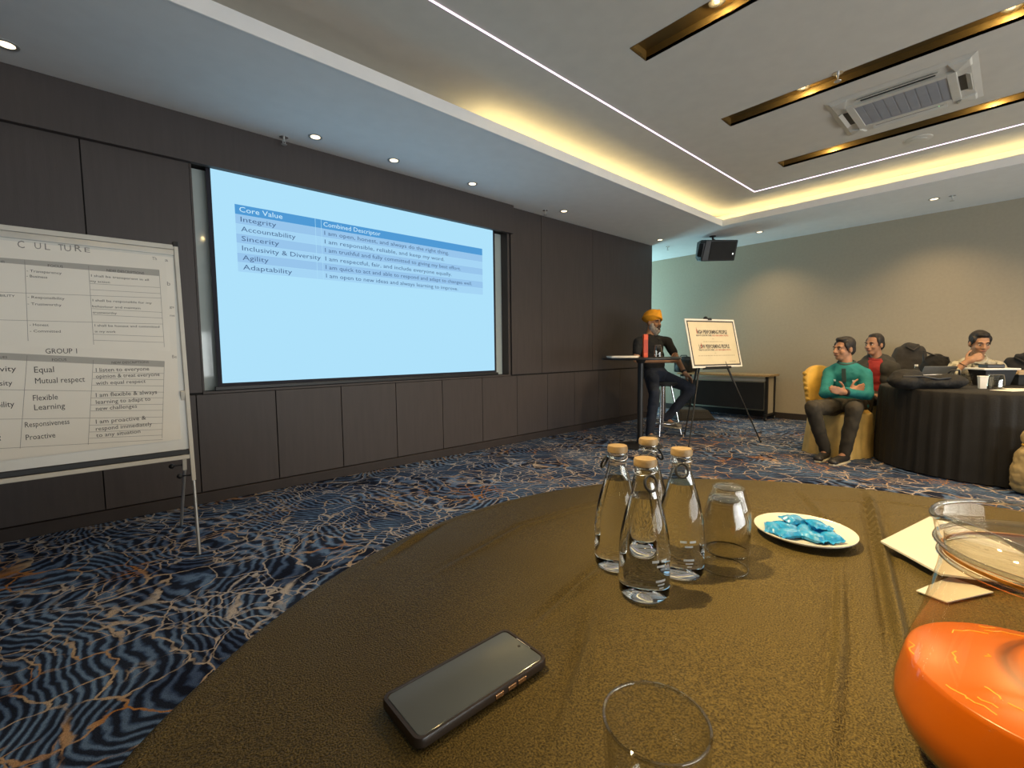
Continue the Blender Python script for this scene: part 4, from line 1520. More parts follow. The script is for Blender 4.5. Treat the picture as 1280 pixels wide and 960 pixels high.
for s_, wv in ((-1, .030), (1, .030)):
    part(MB().box(nk + I['front'] * .138 - up * .155 + I['side'] * .085 * s_, (wv, .006, .018), I['TB']), 'chest_mark', M['wrapw'], I['root'], world=True)

# ---- audience person in grey jacket and red shirt
D = 5.30
dl = local_dirs(1094)
J = dict(head=atd(1093, 431, D), neck=atd(1096, 449, D + .02), pelvis=atd(1098, 494, D + .08),
         shR=atd(1078, 458, D + .10), elR=atd(1072, 482, D - .10), wrR=atd(1082, 492, D - .34),
         shL=atd(1115, 460, D - .12), elL=atd(1121, 482, D - .16), wrL=atd(1108, 492, D - .30),
         hipR=atd(1090, 498, D), hipL=atd(1106, 498, D + .04), knR=atd(1082, 500, D - .42), knL=atd(1108, 500, D - .42))
for s_ in 'RL':
    J['an' + s_] = V((J['kn' + s_].x + .03, J['kn' + s_].y + .02, .088))
    J['toe' + s_] = J['an' + s_] + (-FH * .11) - V((0, 0, .052))
I = person('person in dark grey jacket over a red shirt sitting behind the teal polo', J, dl(-.60, .80, -.02), M['skin'],
           [('shirt', M['redshirt'], 'tee'), ('trousers', M['khaki'], 'trousers'), ('shoes', M['shoe'], 'shoes')],
           {'R': (dirv(.3, .9, 0), dirv(0, 0, -1), -1, .4), 'L': (dirv(-.3, .9, 0), dirv(0, 0, -1), 1, .4)}, hair='receding', bfront=dirv(-.3, .9, 0))
# jacket: open at the front - two halves and sleeves
J_, TB, nk, up = I['J'], I['TB'], I['J']['neck'], I['up']
jk = MB()
for s_, sg in (('L', 1), ('R', -1)):
    jk.cap(J_['sh' + s_], .078, J_['el' + s_], .062).cap(J_['el' + s_], .062, J_['el' + s_].lerp(J_['wr' + s_], .92), .046)
    jk.cap(nk - up * .03 + I['side'] * sg * .055, .062, J_['sh' + s_], .074)
    for f_, a in ((0.0, .115), (.25, .105), (.5, .108), (.75, .105)):
        c_ = J_['pelvis'].lerp(nk, f_) + I['side'] * sg * .100 + I['front'] * .004
        jk.ell(c_, (a * .82, .142, .12), TB)
for f_ in (0, .25, .5, .75, .9):
    jk.ell(J_['pelvis'].lerp(nk, f_) - I['front'] * .035, (.17, .115, .11), TB)
part(remesh(jk, .011, 5, .012, .08), 'jacket', M['jacket'], I['root'], world=True)
part(MB().path([nk + up * .024 + TB @ V((math.cos(2 * math.pi * i / 24) * .072, math.sin(2 * math.pi * i / 24) * .070, -.022 * math.sin(2 * math.pi * i / 24))) for i in range(24)], .013, 8, closed=True), 'shirt_collar', M['redshirt'], I['root'], world=True, smooth=80)

# ---- audience person resting chin on hand
RT = V((5.97, .14, 0))               # centre of the audience table
RR, RTZ = .77, .745
D = 4.93
dl = local_dirs(1224)
J = dict(head=atd(1224.5, 429, D - .14), neck=atd(1221, 449.5, D - .03), pelvis=atd(1221, 494, D + .16),
         shR=atd(1195, 458, D + .06), elR=atd(1186, 474, D - .22), wrR=atd(1207, 453, D - .30),
         shL=atd(1247, 459, D - .10), elL=atd(1259, 473, D - .16), wrL=atd(1240, 477, D - .40),
         hipR=atd(1212, 498, D + .1), hipL=atd(1230, 498, D + .1), knR=atd(1206, 503, D - .30), knL=atd(1236, 503, D - .30))
J['elR'].z = RTZ + .055
J['wrL'].z = RTZ + .040
J['elL'].z = RTZ + .060
for s_ in 'RL':
    J['kn' + s_].z = .53
    J['an' + s_] = V((J['kn' + s_].x + .05, J['kn' + s_].y + .05, .088))
    J['toe' + s_] = J['an' + s_] + (-FH * .11) - V((0, 0, .052))
I = person('person in pale patterned shirt resting the chin on one hand behind the draped table', J, dl(.38, .90, -.26), M['skinlight'],
           [('patterned_shirt', M['camo'], 'threequarter'), ('trousers', M['khaki'], 'trousers'), ('shoes', M['shoe'], 'shoes')],
           {'R': (dl(.80, .10, .55), dl(.3, -.9, .1), 1, .8), 'L': (dl(-.55, .8, 0), dirv(0, 0, -1), 1, .25)}, bfront=dirv(.1, .9, -.1))
nk, up, TB = I['J']['neck'], I['up'], I['TB']
part(MB().path([nk + up * .022 + TB @ V((math.cos(2 * math.pi * i / 24) * .074, math.sin(2 * math.pi * i / 24) * .072, -.024 * math.sin(2 * math.pi * i / 24))) for i in range(24)], .014, 8, closed=True), 'shirt_collar', M['camo'], I['root'], world=True, smooth=80)
w_ = I['J']['wrR']
dw = unit(I['J']['wrR'] - I['J']['elR'])
part(MB().path([w_ - dw * .03 + dw.orthogonal().normalized() * 0 + Quaternion(dw, 2 * math.pi * i / 16) @ (dw.orthogonal().normalized() * .034) for i in range(16)], .005, 6, closed=True), 'bracelet', M['copper'], I['root'], world=True, smooth=80)


# ================================================================== CHAIRS
def banquet_chair(label, loc, rotz, mt, group=None, hb=.93):
    """satin covered chair: seat skirt to the floor and a rounded back; faces local -y"""
    t = thing('banquet_chair', label, 'chair', loc, rotz, group)
    hw, hd, sz = .225, .225, .455
    n = 64

    def ring(z, gx, gy, fold):
        out = []
        for i in range(n):
            a = 2 * math.pi * i / n
            ca, sa = math.cos(a), math.sin(a)
            k = (abs(ca) ** 5 + abs(sa) ** 5) ** (-1 / 5)
            r = 1 + fold * math.sin(a * 14 + 1.3 * math.sin(a * 3))
            out.append(V((ca * k * gx * r, sa * k * gy * r, z)))
        return out
    rows = [ring(.004, hw * 1.16, hd * 1.14, .045), ring(.18, hw * 1.10, hd * 1.08, .032), ring(.34, hw * 1.04, hd * 1.03, .014), ring(.42, hw * 1.02, hd * 1.02, .004), ring(sz - .01, hw * 1.0, hd, 0), ring(sz, hw * .94, hd * .94, 0)]
    v = [p for r in rows for p in r]
    f = [(k * n + i, k * n + (i + 1) % n, (k + 1) * n + (i + 1) % n, (k + 1) * n + i) for k in range(len(rows) - 1) for i in range(n)]
    f += [tuple(reversed(range(n))), tuple(range((len(rows) - 1) * n, len(rows) * n))]
    part(MB().add(v, f), 'skirt', mt[1], t, smooth=60)
    part(MB().lathe([(.21, sz - .02), (.222, sz), (.20, sz + .026), (.1, sz + .034)], 40, fun=lambda a, r, z: r * (abs(math.cos(a)) ** 4 + abs(math.sin(a)) ** 4) ** (-.25) * .98), 'seat_cushion', mt[0], t, smooth=60)
    # back: rounded slab leaning back
    bm_ = MB()
    pts = []
    for i in range(25):
        a = math.pi * i / 24
        pts.append((math.cos(a) * .215, hb - .16 + math.sin(a) * .16))
    pts = [(.190, sz - .02)] + pts + [(-.190, sz - .02)]
    fr = [V((x, hd - .035 + (z - sz) * .14 - .025, z)) for x, z in pts]
    bk = [V((x * 1.0, hd - .035 + (z - sz) * .14 + .035, z)) for x, z in pts]
    bm_.hexa(fr, bk)
    part(bm_, 'backrest', mt[0], t, smooth=50, bevel=.012)
    fl = MB()
    for k in range(7):
        z = sz + .06 + k * .055
        fl.ell((.196 + .010 * (k > 2), hd - .03 + (z - sz) * .14, z), (.014, .028, .024))
        fl.ell((-.196 - .010 * (k > 2), hd - .03 + (z - sz) * .14, z), (.014, .028, .024))
    part(remesh(fl, .006, 2), 'gathered_edge', mt[0], t, kind='stuff')
    for sx in (-1, 1):
        for sy in (-1, 1):
            part(MB().tube((sx * .19, sy * .19, 0), (sx * .19, sy * .19, .43), .011, n=8), 'leg', M['alu'], t)
    return t


GM = (M['goldcloth'], mat('gold_skirt', (0.60, 0.42, 0.14), 0.5, var=0.12, scale=10, bump=0.2, bscale=25))
DM = (M['darkcloth'], M['darkcloth'])
BM = (M['blackcloth'], M['blackcloth'])
c1 = banquet_chair('gold satin covered banquet chair under the person in teal', (5.72, 1.20, 0), R_(-24), GM, 'covered banquet chairs')
p2 = atd(1098, 494, 5.42)
banquet_chair('gold satin covered chair under the person in the grey jacket', (p2.x, p2.y, 0), R_(-62), GM, 'covered banquet chairs', hb=.86)
p3 = atd(1221, 494, 5.13)
banquet_chair('gold satin covered chair under the person in the patterned shirt', (p3.x, p3.y, 0), R_(-88), GM, 'covered banquet chairs', hb=.86)


def draped(name, label, px, d, rz, zt, w, hh, mt, lean=.0, group=None):
    """a garment hung over a chair back"""
    q = atd(px, 440, d)
    mb = MB()
    R3 = Matrix.Rotation(rz, 3, 'Z')
    o = V((q.x, q.y, 0))
    L_ = lambda x, y, z: o + R3 @ V((x, y, z))
    rot = R3
    mb.ell(L_(0, 0, zt - .10), (w * .62, .085, .10), rot)
    mb.ell(L_(0, 0, zt - .26), (w * .95, .09, .22), rot)
    mb.ell(L_(0, 0, zt - .45), (w * 1.0, .10, .22), rot)
    mb.cap(L_(-w * .55, 0, zt - .12), .075, L_(-w * .95, -.01, zt - .50), .07)
    mb.cap(L_(w * .55, 0, zt - .12 - lean), .075, L_(w * .95, -.01, zt - .50), .07)
    mb.cap(L_(-.05, -.06, zt - .04), .03, L_(.05, -.06, zt - .04), .03)
    t = thing(name, label, 'jacket', o + V((0, 0, zt - .68)), group=group)
    part(remesh(mb, .013, 5, .03, .09), 'cloth', mt, t, world=True)
    part(MB().path([L_(-.07, -.075, zt - .05), L_(0, -.10, zt - .10), L_(.07, -.075, zt - .05)], .012, 8), 'collar', mt, t, world=True, smooth=80)
    return o


o = draped('hanging_jacket', 'dark grey jacket draped over a chair back between two seated people', 1137, 5.85, R_(-62), 1.175, .175, .6, M['darkcloth'])
banquet_chair('chair wearing the dark grey draped jacket', (o.x - .18, o.y - .10, 0), R_(-62), DM, 'dark covered chairs', hb=.98)
o = draped('hanging_jacket', 'black jacket draped over the chair beside the patterned shirt', 1283, 4.85, R_(-98), 1.045, .16, .6, M['blackmat'], lean=.05)
banquet_chair('chair wearing the black draped jacket', (o.x - .17, o.y - .12, 0), R_(-104), BM, 'dark covered chairs', hb=.90)
# black bag hanging between them
o = atd(1170, 452, 5.25)
t = thing('shoulder_bag', 'black shoulder bag with handles hung on a chair corner behind the laptop', 'bag', (o.x, o.y, .62))
part(remesh(MB().ell(V((o.x, o.y, .84)), (.085, .15, .20), Matrix.Rotation(R_(-5), 3, 'Z')).ell(V((o.x, o.y, .72)), (.10, .16, .12)), .012, 5, .02, .08), 'body', M['blackcloth'], t, world=True)
part(MB().path([V((o.x - .03, o.y + .10, .95)), V((o.x - .03, o.y + .115, 1.07)), V((o.x - .03, o.y + .02, 1.02)), V((o.x - .03, o.y - .10, .99)), V((o.x - .03, o.y - .12, .90))], .013, 8), 'handle', M['black'], t, world=True, smooth=80)

# ================================================================== AUDIENCE TABLE
def round_table(label, c, r, z, mt, folds=34, amp=.030, cloth_label=None, hang=.0):
    t = thing('round_table', label, 'table', c)
    part(MB().lathe([(r - .03, z - .03), (r - .02, z - .008)], 48), 'table_top', M['wood'], t)
    for k in range(4):
        a = R_(45 + 90 * k)
        part(MB().tube((math.cos(a) * r * .5, math.sin(a) * r * .5, 0), (math.cos(a) * r * .5, math.sin(a) * r * .5, z - .03), .018, n=10), 'leg', M['alu'], t)
    return t


round_table('round folding banquet table hidden under the black pleated cloth', RT, RR, RTZ - .004, None)
n = 360
prof = [(0.05, 0, 0), (.5 * RR, 0, 0), (RR - .02, 0, 0), (RR - .004, .004, .1), (RR, .016, .3), (RR + .006, .06, .7), (RR + .010, .2, 1), (RR + .016, .45, 1.2), (RR + .022, RTZ - .012, 1.4)]
v, f = [], []
for r, dz, k in prof:
    for i in range(n):
        a = 2 * math.pi * i / n
        ph = a * 46 + 1.1 * math.sin(a * 7) + .8 * math.sin(a * 17 + 1)
        w = .006 * k * (math.sin(ph) + .35 * math.sin(2.3 * ph + 1))
        v.append(RT + V(((r + w) * math.cos(a), (r + w) * math.sin(a), RTZ - dz)))
for k in range(len(prof) - 1):
    f += [(k * n + i, k * n + (i + 1) % n, (k + 1) * n + (i + 1) % n, (k + 1) * n + i) for i in range(n)]
f.append(tuple(range(n)))
solo(MB().add(v, f), 'tablecloth', M['blackcloth'], 'black pleated tablecloth falling to the floor from the audience table', 'tablecloth', smooth=70)

# things on the audience table
def on_rt(px, py, z=RTZ):
    q = onz(px, py, z)
    return q


q = V((5.50, .52, RTZ))
bk = MB()
bx_ = Matrix.Rotation(R_(-46), 3, 'Z')
L_ = lambda x, y, z: q + bx_ @ V((x, y, z))
bk.ell(L_(-.17, 0, .065), (.15, .12, .075), bx_).ell(L_(.02, 0, .055), (.20, .13, .062), bx_).ell(L_(.20, .0, .060), (.13, .12, .068), bx_)
bk.ell(L_(-.16, .01, .125), (.12, .09, .05), bx_)
t = thing('backpack', 'black backpack lying flat along the edge of the audience table', 'backpack', q)
part(remesh(bk, .010, 5, .022, .06), 'body', M['blackcloth'], t, world=True)
part(MB().path([L_(-.25, -.07, .11), L_(-.12, -.11, .115), L_(.0, -.12, .09), L_(.12, -.10, .10)], .010, 8), 'strap', M['black'], t, world=True, smooth=80)
part(MB().path([L_(-.08, .05, .118), L_(.02, .06, .115), L_(.14, .05, .12), L_(.24, .03, .115)], .005, 6), 'zip', M['alu'], t, world=True, smooth=80)
part(MB().path([L_(.20, .03, .12), L_(.21, .0, .16), L_(.26, -.02, .16), L_(.28, 0, .12)], .008, 8), 'grab_handle', M['black'], t, world=True, smooth=80)

q = onz(1168, 471, RTZ)
q = atd(1167, 468, 4.62)
t = thing('laptop', 'open grey laptop seen from behind on the audience table', 'laptop', (q.x, q.y, RTZ), R_(-52))
part(MB().bx((-.145, -.01, .0), (.145, .20, .016)), 'base', M['laptop'], t, bevel=.004)
part(MB().hexa([(-.145, -.012, .016), (.145, -.012, .016), (.145, -.004, .016), (-.145, -.004, .016)], [(-.145, -.10, .175), (.145, -.10, .175), (.145, -.094, .178), (-.145, -.094, .178)]), 'lid', M['laptop'], t, bevel=.002)
part(MB().bx((-.12, .02, .0161), (.12, .12, .0175)), 'keyboard', M['black'], t)

q = atd(1145, 466, 4.85)
t = thing('water_bottle', 'small clear water bottle with white cap behind the backpack', 'bottle', (q.x, q.y, RTZ))
part(MB().lathe([(.030, 0), (.032, .01), (.032, .11), (.028, .13), (.013, .155), (.013, .165)], 24), 'body', M['edgeglass'], t, smooth=50)
part(MB().lathe([(.015, .1655), (.015, .185)], 20), 'cap', M['white'], t, smooth=50)
q = atd(1202, 470, 4.36)
tumbler('drinking_glass', 'wide clear glass bowl beside the resting elbow', (q.x, q.y, RTZ), inverted=False, r0=.06, r1=.085, hh=.11, mt=M['glass'], shoulder=False)
q = atd(1239, 475, 4.30)
t = thing('laptop_riser', 'black riser with a white tray top on the audience table', 'stand', (q.x, q.y, RTZ), R_(-50))
part(MB().bx((-.15, -.11, .150), (.15, .11, .166)), 'tray', M['white'], t, bevel=.003)
part(MB().hexa([(-.10, -.07, 0), (.10, -.07, 0), (.10, .07, 0), (-.10, .07, 0)], [(-.13, -.10, .149), (.13, -.10, .149), (.13, .10, .149), (-.13, .10, .149)]), 'plinth', M['black'], t, bevel=.004)
part(MB().bx((-.08, -.05, .167), (.07, .05, .20)), 'device', M['black'], t, bevel=.006)
q = atd(1244, 484, 3.98)
tumbler('drinking_glass', 'upturned clear glass in front of the black riser', (q.x, q.y, RTZ), r0=.05, r1=.060, hh=.125, mt=M['edgeglass'])
q = atd(1228, 481, 3.98)
t = thing('paper_cup', 'small white carton beside the upturned glass on the audience table', 'carton', (q.x, q.y, RTZ), R_(20))
part(MB().hexa([(-.022, -.022, 0), (.022, -.022, 0), (.022, .022, 0), (-.022, .022, 0)], [(-.028, -.028, .10), (.028, -.028, .10), (.028, .028, .10), (-.028, .028, .10)]), 'cup', M['white'], t, bevel=.003)
part(MB().bx((-.030, -.030, .1005), (.030, .030, .112)), 'lid', M['paper'], t, bevel=.003)
q = atd(1280, 474, 4.35)
t = thing('serving_tray', 'pale wooden tray on a dark box at the edge of the audience table', 'tray', (q.x, q.y, RTZ), R_(-50))
part(MB().bx((-.15, -.12, .10), (.15, .12, .115)).bx((-.15, -.12, .115), (.15, -.11, .135)).bx((-.15, .11, .115), (.15, .12, .135)), 'tray', M['wood'], t, bevel=.003)
part(MB().bx((-.13, -.10, 0), (.13, .10, .099)), 'box', M['blackmat'], t, bevel=.004)
for k, (px, py, rz) in enumerate(((1262, 488.5, 20), (1278, 487, -12))):
    q = onz(px, py, RTZ)
    q = atd(px, py, 3.78 + .06 * k)
    solo(MB().box((q.x, q.y, RTZ + .0016 + .003 * k), (.20, .145, .003), Matrix.Rotation(R_(rz - 50), 3, 'Z')), 'note_sheet', M['paper'],
         ['white note sheet lying under another at the rim of the audience table', 'white note sheet overlapping another at the rim of the audience table'][k], 'paper')
# cloth sack in front of the table
q = onz(1291, 619, 0)
sk = MB().ell(q + V((0, 0, .15)), (.135, .135, .15)).ell(q + V((0, 0, .26)), (.115, .115, .12)).ell(q + V((0, 0, .06)), (.125, .125, .058)).cap(q + V((0, 0, .32)), .075, q + V((0, 0, .37)), .055).cap(q + V((0, 0, .39)), .06, q + V((.01, .01, .43)), .075)
t = thing('cloth_sack', 'beige cloth sack gathered at the neck beside the black tablecloth', 'sack', q)
part(remesh(sk, .010, 4, .025, .06), 'body', M['beigecloth'], t, world=True)
part(MB().path([q + V((math.cos(2 * math.pi * i / 24) * .066, math.sin(2 * math.pi * i / 24) * .066, .375)) for i in range(24)], .009, 8, closed=True), 'tie_band', M['goldcloth'], t, world=True, smooth=80)

# ================================================================== FRONT TABLE
FT, FR, TZ2 = V((.625, -.028, 0)), .836, .765
round_table('round folding banquet table hidden under the bronze satin cloth', FT, FR, TZ2 - .006, None)
# cloth: fine grid on top with pressed fold lines, then a falling skirt
CRE = [((.620, .442), (.50, .420), (.385, .395), .0045), ((.540, .398), (.42, .330), (.25, .245), .0030),
       ((1.44, .238), (.886, .115), (.58, .050), .0040), ((1.42, .215), (.872, .098), (.57, .035), -.0020), ((1.334, .372), (1.092, .241), (.942, .177), .0022),
       ((.92, .182), (.647, .124), (.40, .085), .0018), ((.90, .170), (.640, .112), (.40, .073), -.0014), ((1.30, .10), (1.10, .25), (1.0, .45), .0012), ((.95, .62), (.62, .66), (.35, .60), .0014), ((1.2, .34), (1.33, .18), (1.38, .0), .0013),
       ((.30, .70), (.55, .82), (.85, .79), .0020)]


def crease(x, y):
    z = 0.0
    for a, b, c, hgt in CRE:
        best = 9
        for (p, q) in ((a, b), (b, c)):
            dx, dy = q[0] - p[0], q[1] - p[1]
            k = max(0, min(1, ((x - p[0]) * dx + (y - p[1]) * dy) / (dx * dx + dy * dy)))
            ex, ey = x - p[0] - k * dx, y - p[1] - k * dy
            dd = math.hypot(ex, ey)
            if dd < best:
                best = dd
                sg = 1 if (ex * dy - ey * dx) > 0 else -1
                en_ = min(1, 6 * min(math.hypot(x - a[0], y - a[1]), math.hypot(x - c[0], y - c[1])))
        if best < .05:
            z += 2.4 * en_ * hgt * (math.exp(-(best / .0055) ** 2) - .8 * math.exp(-((best * sg - .012) / .006) ** 2))
    z += .0010 * math.sin(9 * x + 3 * y) * math.sin(7 * y - 2 * x + 1)
    return z


n = 600
radii = [.004 + (FR - .012 - .004) * k / 230 for k in range(231)]
v, f = [], []
for r in radii:
    for i in range(n):
        a = 2 * math.pi * i / n
        x, y = FT.x + r * math.cos(a), FT.y + r * math.sin(a)
        v.append((x, y, TZ2 - .002 + (crease(x, y) if r < FR - .02 and y > -.15 else 0)))
for r, dz, k in ((FR - .006, .001, 0), (FR - .002, .004, .05), (FR, .012, .1), (FR + .002, .05, .5), (FR + .008, .18, .9), (FR + .016, .42, 1.2), (FR + .024, TZ2 - .015, 1.5)):
    for i in range(n):
        a = 2 * math.pi * i / n
        ph = a * 40 + 1.2 * math.sin(a * 6) + .8 * math.sin(a * 15)
        w = .013 * k * math.sin(ph)
        v.append((FT.x + (r + w) * math.cos(a), FT.y + (r + w) * math.sin(a), TZ2 - .002 - dz))
K = len(v) // n
for k in range(K - 1):
    f += [(k * n + i, k * n + (i + 1) % n, (k + 1) * n + (i + 1) % n, (k + 1) * n + i) for i in range(n)]
f.append(tuple(range(n)))
solo(MB().add(v, f), 'tablecloth', M['satin'], 'bronze satin tablecloth with fold creases on the front table', 'tablecloth', smooth=70)
TZ2 += .0005

# ---- phone
t = thing('phone', 'black smartphone in a dark case lying face up on the satin cloth', 'phone', (.269, .372, TZ2), R_(-.5))
pl, pw, ph_ = .0835, .0375, .0115


def rounded(lx, ly, r, z, m=8):
    out = []
    for cx_, cy_, a0 in ((lx - r, ly - r, 0), (-lx + r, ly - r, 90), (-lx + r, -ly + r, 180), (lx - r, -ly + r, 270)):
        for i in range(m + 1):
            a = R_(a0 + 90 * i / m)
            out.append(V((cx_ + r * math.cos(a), cy_ + r * math.sin(a), z)))
    return out


def plates(rows):
    mb = MB()
    n_ = len(rows[0])
    vv = [p_ for r in rows for p_ in r]
    ff = [(k * n_ + i, k * n_ + (i + 1) % n_, (k + 1) * n_ + (i + 1) % n_, (k + 1) * n_ + i) for k in range(len(rows) - 1) for i in range(n_)]
    ff += [tuple(reversed(range(n_))), tuple(range((len(rows) - 1) * n_, len(rows) * n_))]
    return mb.add(vv, ff)


part(plates([rounded(pl - .003, pw - .003, .008, 0), rounded(pl, pw, .010, .003), rounded(pl, pw, .010, ph_ - .002), rounded(pl - .001, pw - .001, .009, ph_), rounded(pl - .004, pw - .0035, .007, ph_), rounded(pl - .0045, pw - .004, .0065, ph_ - .0012)]), 'case', M['phonecase'], t, smooth=40)
part(plates([rounded(pl - .0048, pw - .0043, .006, ph_ - .0011), rounded(pl - .0055, pw - .005, .0055, ph_ - .0004)]), 'screen', M['phoneglass'], t, smooth=20)
part(MB().lathe([(.0018, ph_ - .0004), (.0018, ph_ - .0002)], 12, (pl - .012, 0, 0)), 'camera_hole', M['blackmat'], t)
part(MB().bx((pl - .0052, -.012, ph_ - .0005), (pl - .0045, .012, ph_ + .0001)), 'earpiece', M['chrome'], t)
for x0, x1 in ((.005, .016), (.022, .033), (.036, .047)):
    part(MB().bx((x0, -pw - .0012, .004), (x1, -pw + .0005, .0085)), 'side_button', M['copper'], t, bevel=.0006)


# ---- water bottles
def bottle(label, loc, rotz):
    t = thing('water_bottle', label, 'bottle', loc, rotz, 'glass water bottles on the front table')
    outer = [(.026, 0), (.033, .002), (.0355, .007), (.036, .02), (.036, .07), (.034, .090), (.028, .120), (.0205, .145), (.0150, .165), (.0138, .182), (.0150, .184), (.0150, .190), (.0138, .192)]
    part(MB().lathe([(r, z) for r, z in outer if z <= .146] + [(.0200, .1462)], 48), 'water', M['water'], t, smooth=60)
    part(MB().lathe([(.0205, .1464), (.0150, .165), (.0138, .182), (.0152, .184), (.0152, .190), (.0138, .192)], 40, cap0=False, cap1=False), 'neck', M['edgeglass'], t, smooth=60)
    part(MB().lathe([(.0146, .1890), (.0160, .1900), (.0162, .197), (.0150, .2002), (.006, .2012)], 40, fun=lambda a, r, z: r * (1 + (.02 * math.sin(a * 21) if z < .1975 else 0))), 'cap', M['cap'], t, smooth=40)
    w = MB().path([V((math.cos(a) * .0158, math.sin(a) * .0158, .180 + .002 * math.sin(a * 2))) for a in [2 * math.pi * i / 28 for i in range(28)]], .0012, 6, closed=True)
    part(w, 'wire', M['chrome'], t, smooth=80)
    ring = [V((.019 + .004 * (1 - math.sin(a)), .0085 * math.cos(a), .170 + .0098 * math.sin(a))) for a in [2 * math.pi * i / 28 for i in range(28)]]
    part(MB().path(ring, .0020, 8, closed=True), 'rubber_ring', M['black'], t, smooth=80)
    pr = MB()
    for z, a0, a1, hh in ((.062, -.05, .22, .0035), (.062, .34, .62, .0035), (.055, .14, .48, .0030), (.034, .10, .55, .0032), (.029, .18, .50, .0022), (.0245, .25, .45, .0018)):
        m_ = 6
        vv = []
        for j in range(m_ + 1):
            a = a0 + (a1 - a0) * j / m_
            vv += [V((math.cos(a) * .0363, math.sin(a) * .0363, z)), V((math.cos(a) * .0363, math.sin(a) * .0363, z + hh))]
        pr.add(vv, [(2 * j, 2 * j + 2, 2 * j + 3, 2 * j + 1) for j in range(m_)])
    part(pr, 'white_print', M['wrapw'], t, kind='stuff')
    return t


bz = TZ2
bt = bottle('glass water bottle in front of the other three, white print facing out', (.566, .346, bz), math.atan2(-.346, -.566) + .35)
place_copy(bt, (.612, .425, bz), math.atan2(-.425, -.612) - 2.0, 'glass water bottle on the phone side of the cluster of four')
place_copy(bt, (.664, .342, bz), math.atan2(-.342, -.664) + .05, 'glass water bottle next to the upturned glasses')
place_copy(bt, (.700, .422, bz), math.atan2(-.42, -.70) + 2.2, 'glass water bottle behind the other three, nearest the carpet edge')

# ---- upturned glasses
tumbler('drinking_glass', 'upturned clear glass beside the bottles, in front of its twin', (.730, .300, TZ2), 'upturned glasses on the front table', r0=.026, r1=.0365, hh=.118)
tumbler('drinking_glass', 'upturned clear glass behind its twin beside the bottles', (.795, .322, TZ2), 'upturned glasses on the front table', r0=.026, r1=.0365, hh=.118)

# ---- plate of sweets
PC = V((.962, .250, TZ2))
t = thing('side_plate', 'small cream porcelain plate holding blue wrapped sweets', 'plate', PC)
part(MB().lathe([(.045, 0), (.048, .002), (.058, .004), (.079, .011), (.0830, .0135), (.0830, .0155), (.080, .015), (.058, .0085), (.050, .0065), (.002, .0065)], 64), 'dish', M['porcelain'], t, smooth=60)
part(MB().lathe([(.044, -.0002), (.047, -.0002), (.047, .002), (.044, .002)], 48, cap0=False, cap1=False), 'foot_ring', M['porcelain'], t)


def sweet_mesh():
    mb = MB()
    nx, ny = 12, 8
    for sgn in (1, -1):
        vv = []
        for i in range(nx + 1):
            for j in range(ny + 1):
                u = -1 + 2 * i / nx
                w = -1 + 2 * j / ny
                th = max(0, 1 - abs(u / .80) ** 4) ** .5 * max(0, 1 - abs(w) ** 3) ** .6 if abs(u) < .80 else 0
                z = sgn * (.0078 * th + .0003) + (.0014 * math.sin(w * 14) if abs(u) > .80 else .0010 * math.sin(u * 11 + w * 6) * math.sin(w * 9 - u * 4))
                vv.append(V((u * .027, w * .0150 * (1 - .10 * (1 - abs(u))), z + .008)))
        ff = [(i * (ny + 1) + j, (i + 1) * (ny + 1) + j, (i + 1) * (ny + 1) + j + 1, i * (ny + 1) + j + 1) for i in range(nx) for j in range(ny)]
        mb.add(vv, ff)
    return mb


sm = sweet_mesh()
sw = [(-.040, .040, 0, 20, 0, 'at the rim nearest the upturned glasses'), (-.045, .012, 0, -30, 0, 'with its long edge turned to the bottles'), (-.022, .026, .002, 60, 5, 'lying across two others near the glasses side'),
      (-.010, -.004, 0, 15, 0, 'in the middle of the heap'), (.004, .020, .010, -20, 12, 'perched on top of the heap'), (-.030, -.020, 0, 75, 0, 'lying flat on the front edge of the heap'),
      (.014, -.028, 0, 10, 0, 'at the end of the heap toward the white papers'), (-.012, -.042, .003, 50, -8, 'tilted at the end toward the juice jug'), (.026, .000, 0, 80, 0, 'at the back of the heap'), (.002, -.020, .011, 35, 8, 'resting on top toward the papers')]
t0 = None
for x, y, z, rz, rx, lab in sw:
    lab = 'blue wrapped sweet on the plate, ' + lab
    if t0 is None:
        t0 = thing('wrapped_sweet', lab, 'sweet', PC + V((x, y, .007 + z)), R_(rz), 'blue wrapped sweets on the plate')
        w0 = part(sm, 'wrapper', M['wrap'], t0, smooth=25)
        part(MB().ell((.004, -.001, .0148), (.006, .0035, .0008), None, 12, 6), 'printed_mark', M['wrapw'], t0)
    else:
        o = place_copy(t0, PC + V((x, y, .007 + z)), R_(rz), lab)
        o.rotation_euler = (R_(rx), R_(rx * .6), R_(rz))


# ---- folded papers
def sheet_poly(pts, z, name, label, th=.0022):
    b = [V((x, y, z)) for x, y in pts]
    return solo(MB().hexa(b, [p_ + V((0, 0, th)) for p_ in b]), name, M['card'], label, 'paper')


sheet_poly([(.998, .142), (.915, .058), (.99, -.075), (1.20, .02), (1.215, .098)], TZ2 + .011, 'folded_paper', 'large folded white paper with a pointed corner behind the juice jug', .003)
sheet_poly([(.856, .079), (.846, .046), (.93, .004), (.945, .050)], TZ2 + .0005, 'folded_paper', 'narrow white paper slip tucked under the larger folded paper', .0015)

# ---- juice jug
JC = V((.530, -.034, TZ2))
t = thing('juice_jug', 'round glass juice jug with lid, half full of orange juice', 'jug', JC)
wall = [(.056, 0), (.068, .004), (.089, .028), (.0955, .046), (.0952, .060), (.0895, .088), (.0815, .115), (.0755, .142), (.0705, .168), (.069, .184), (.072, .194), (.0745, .206), (.0755, .213)]


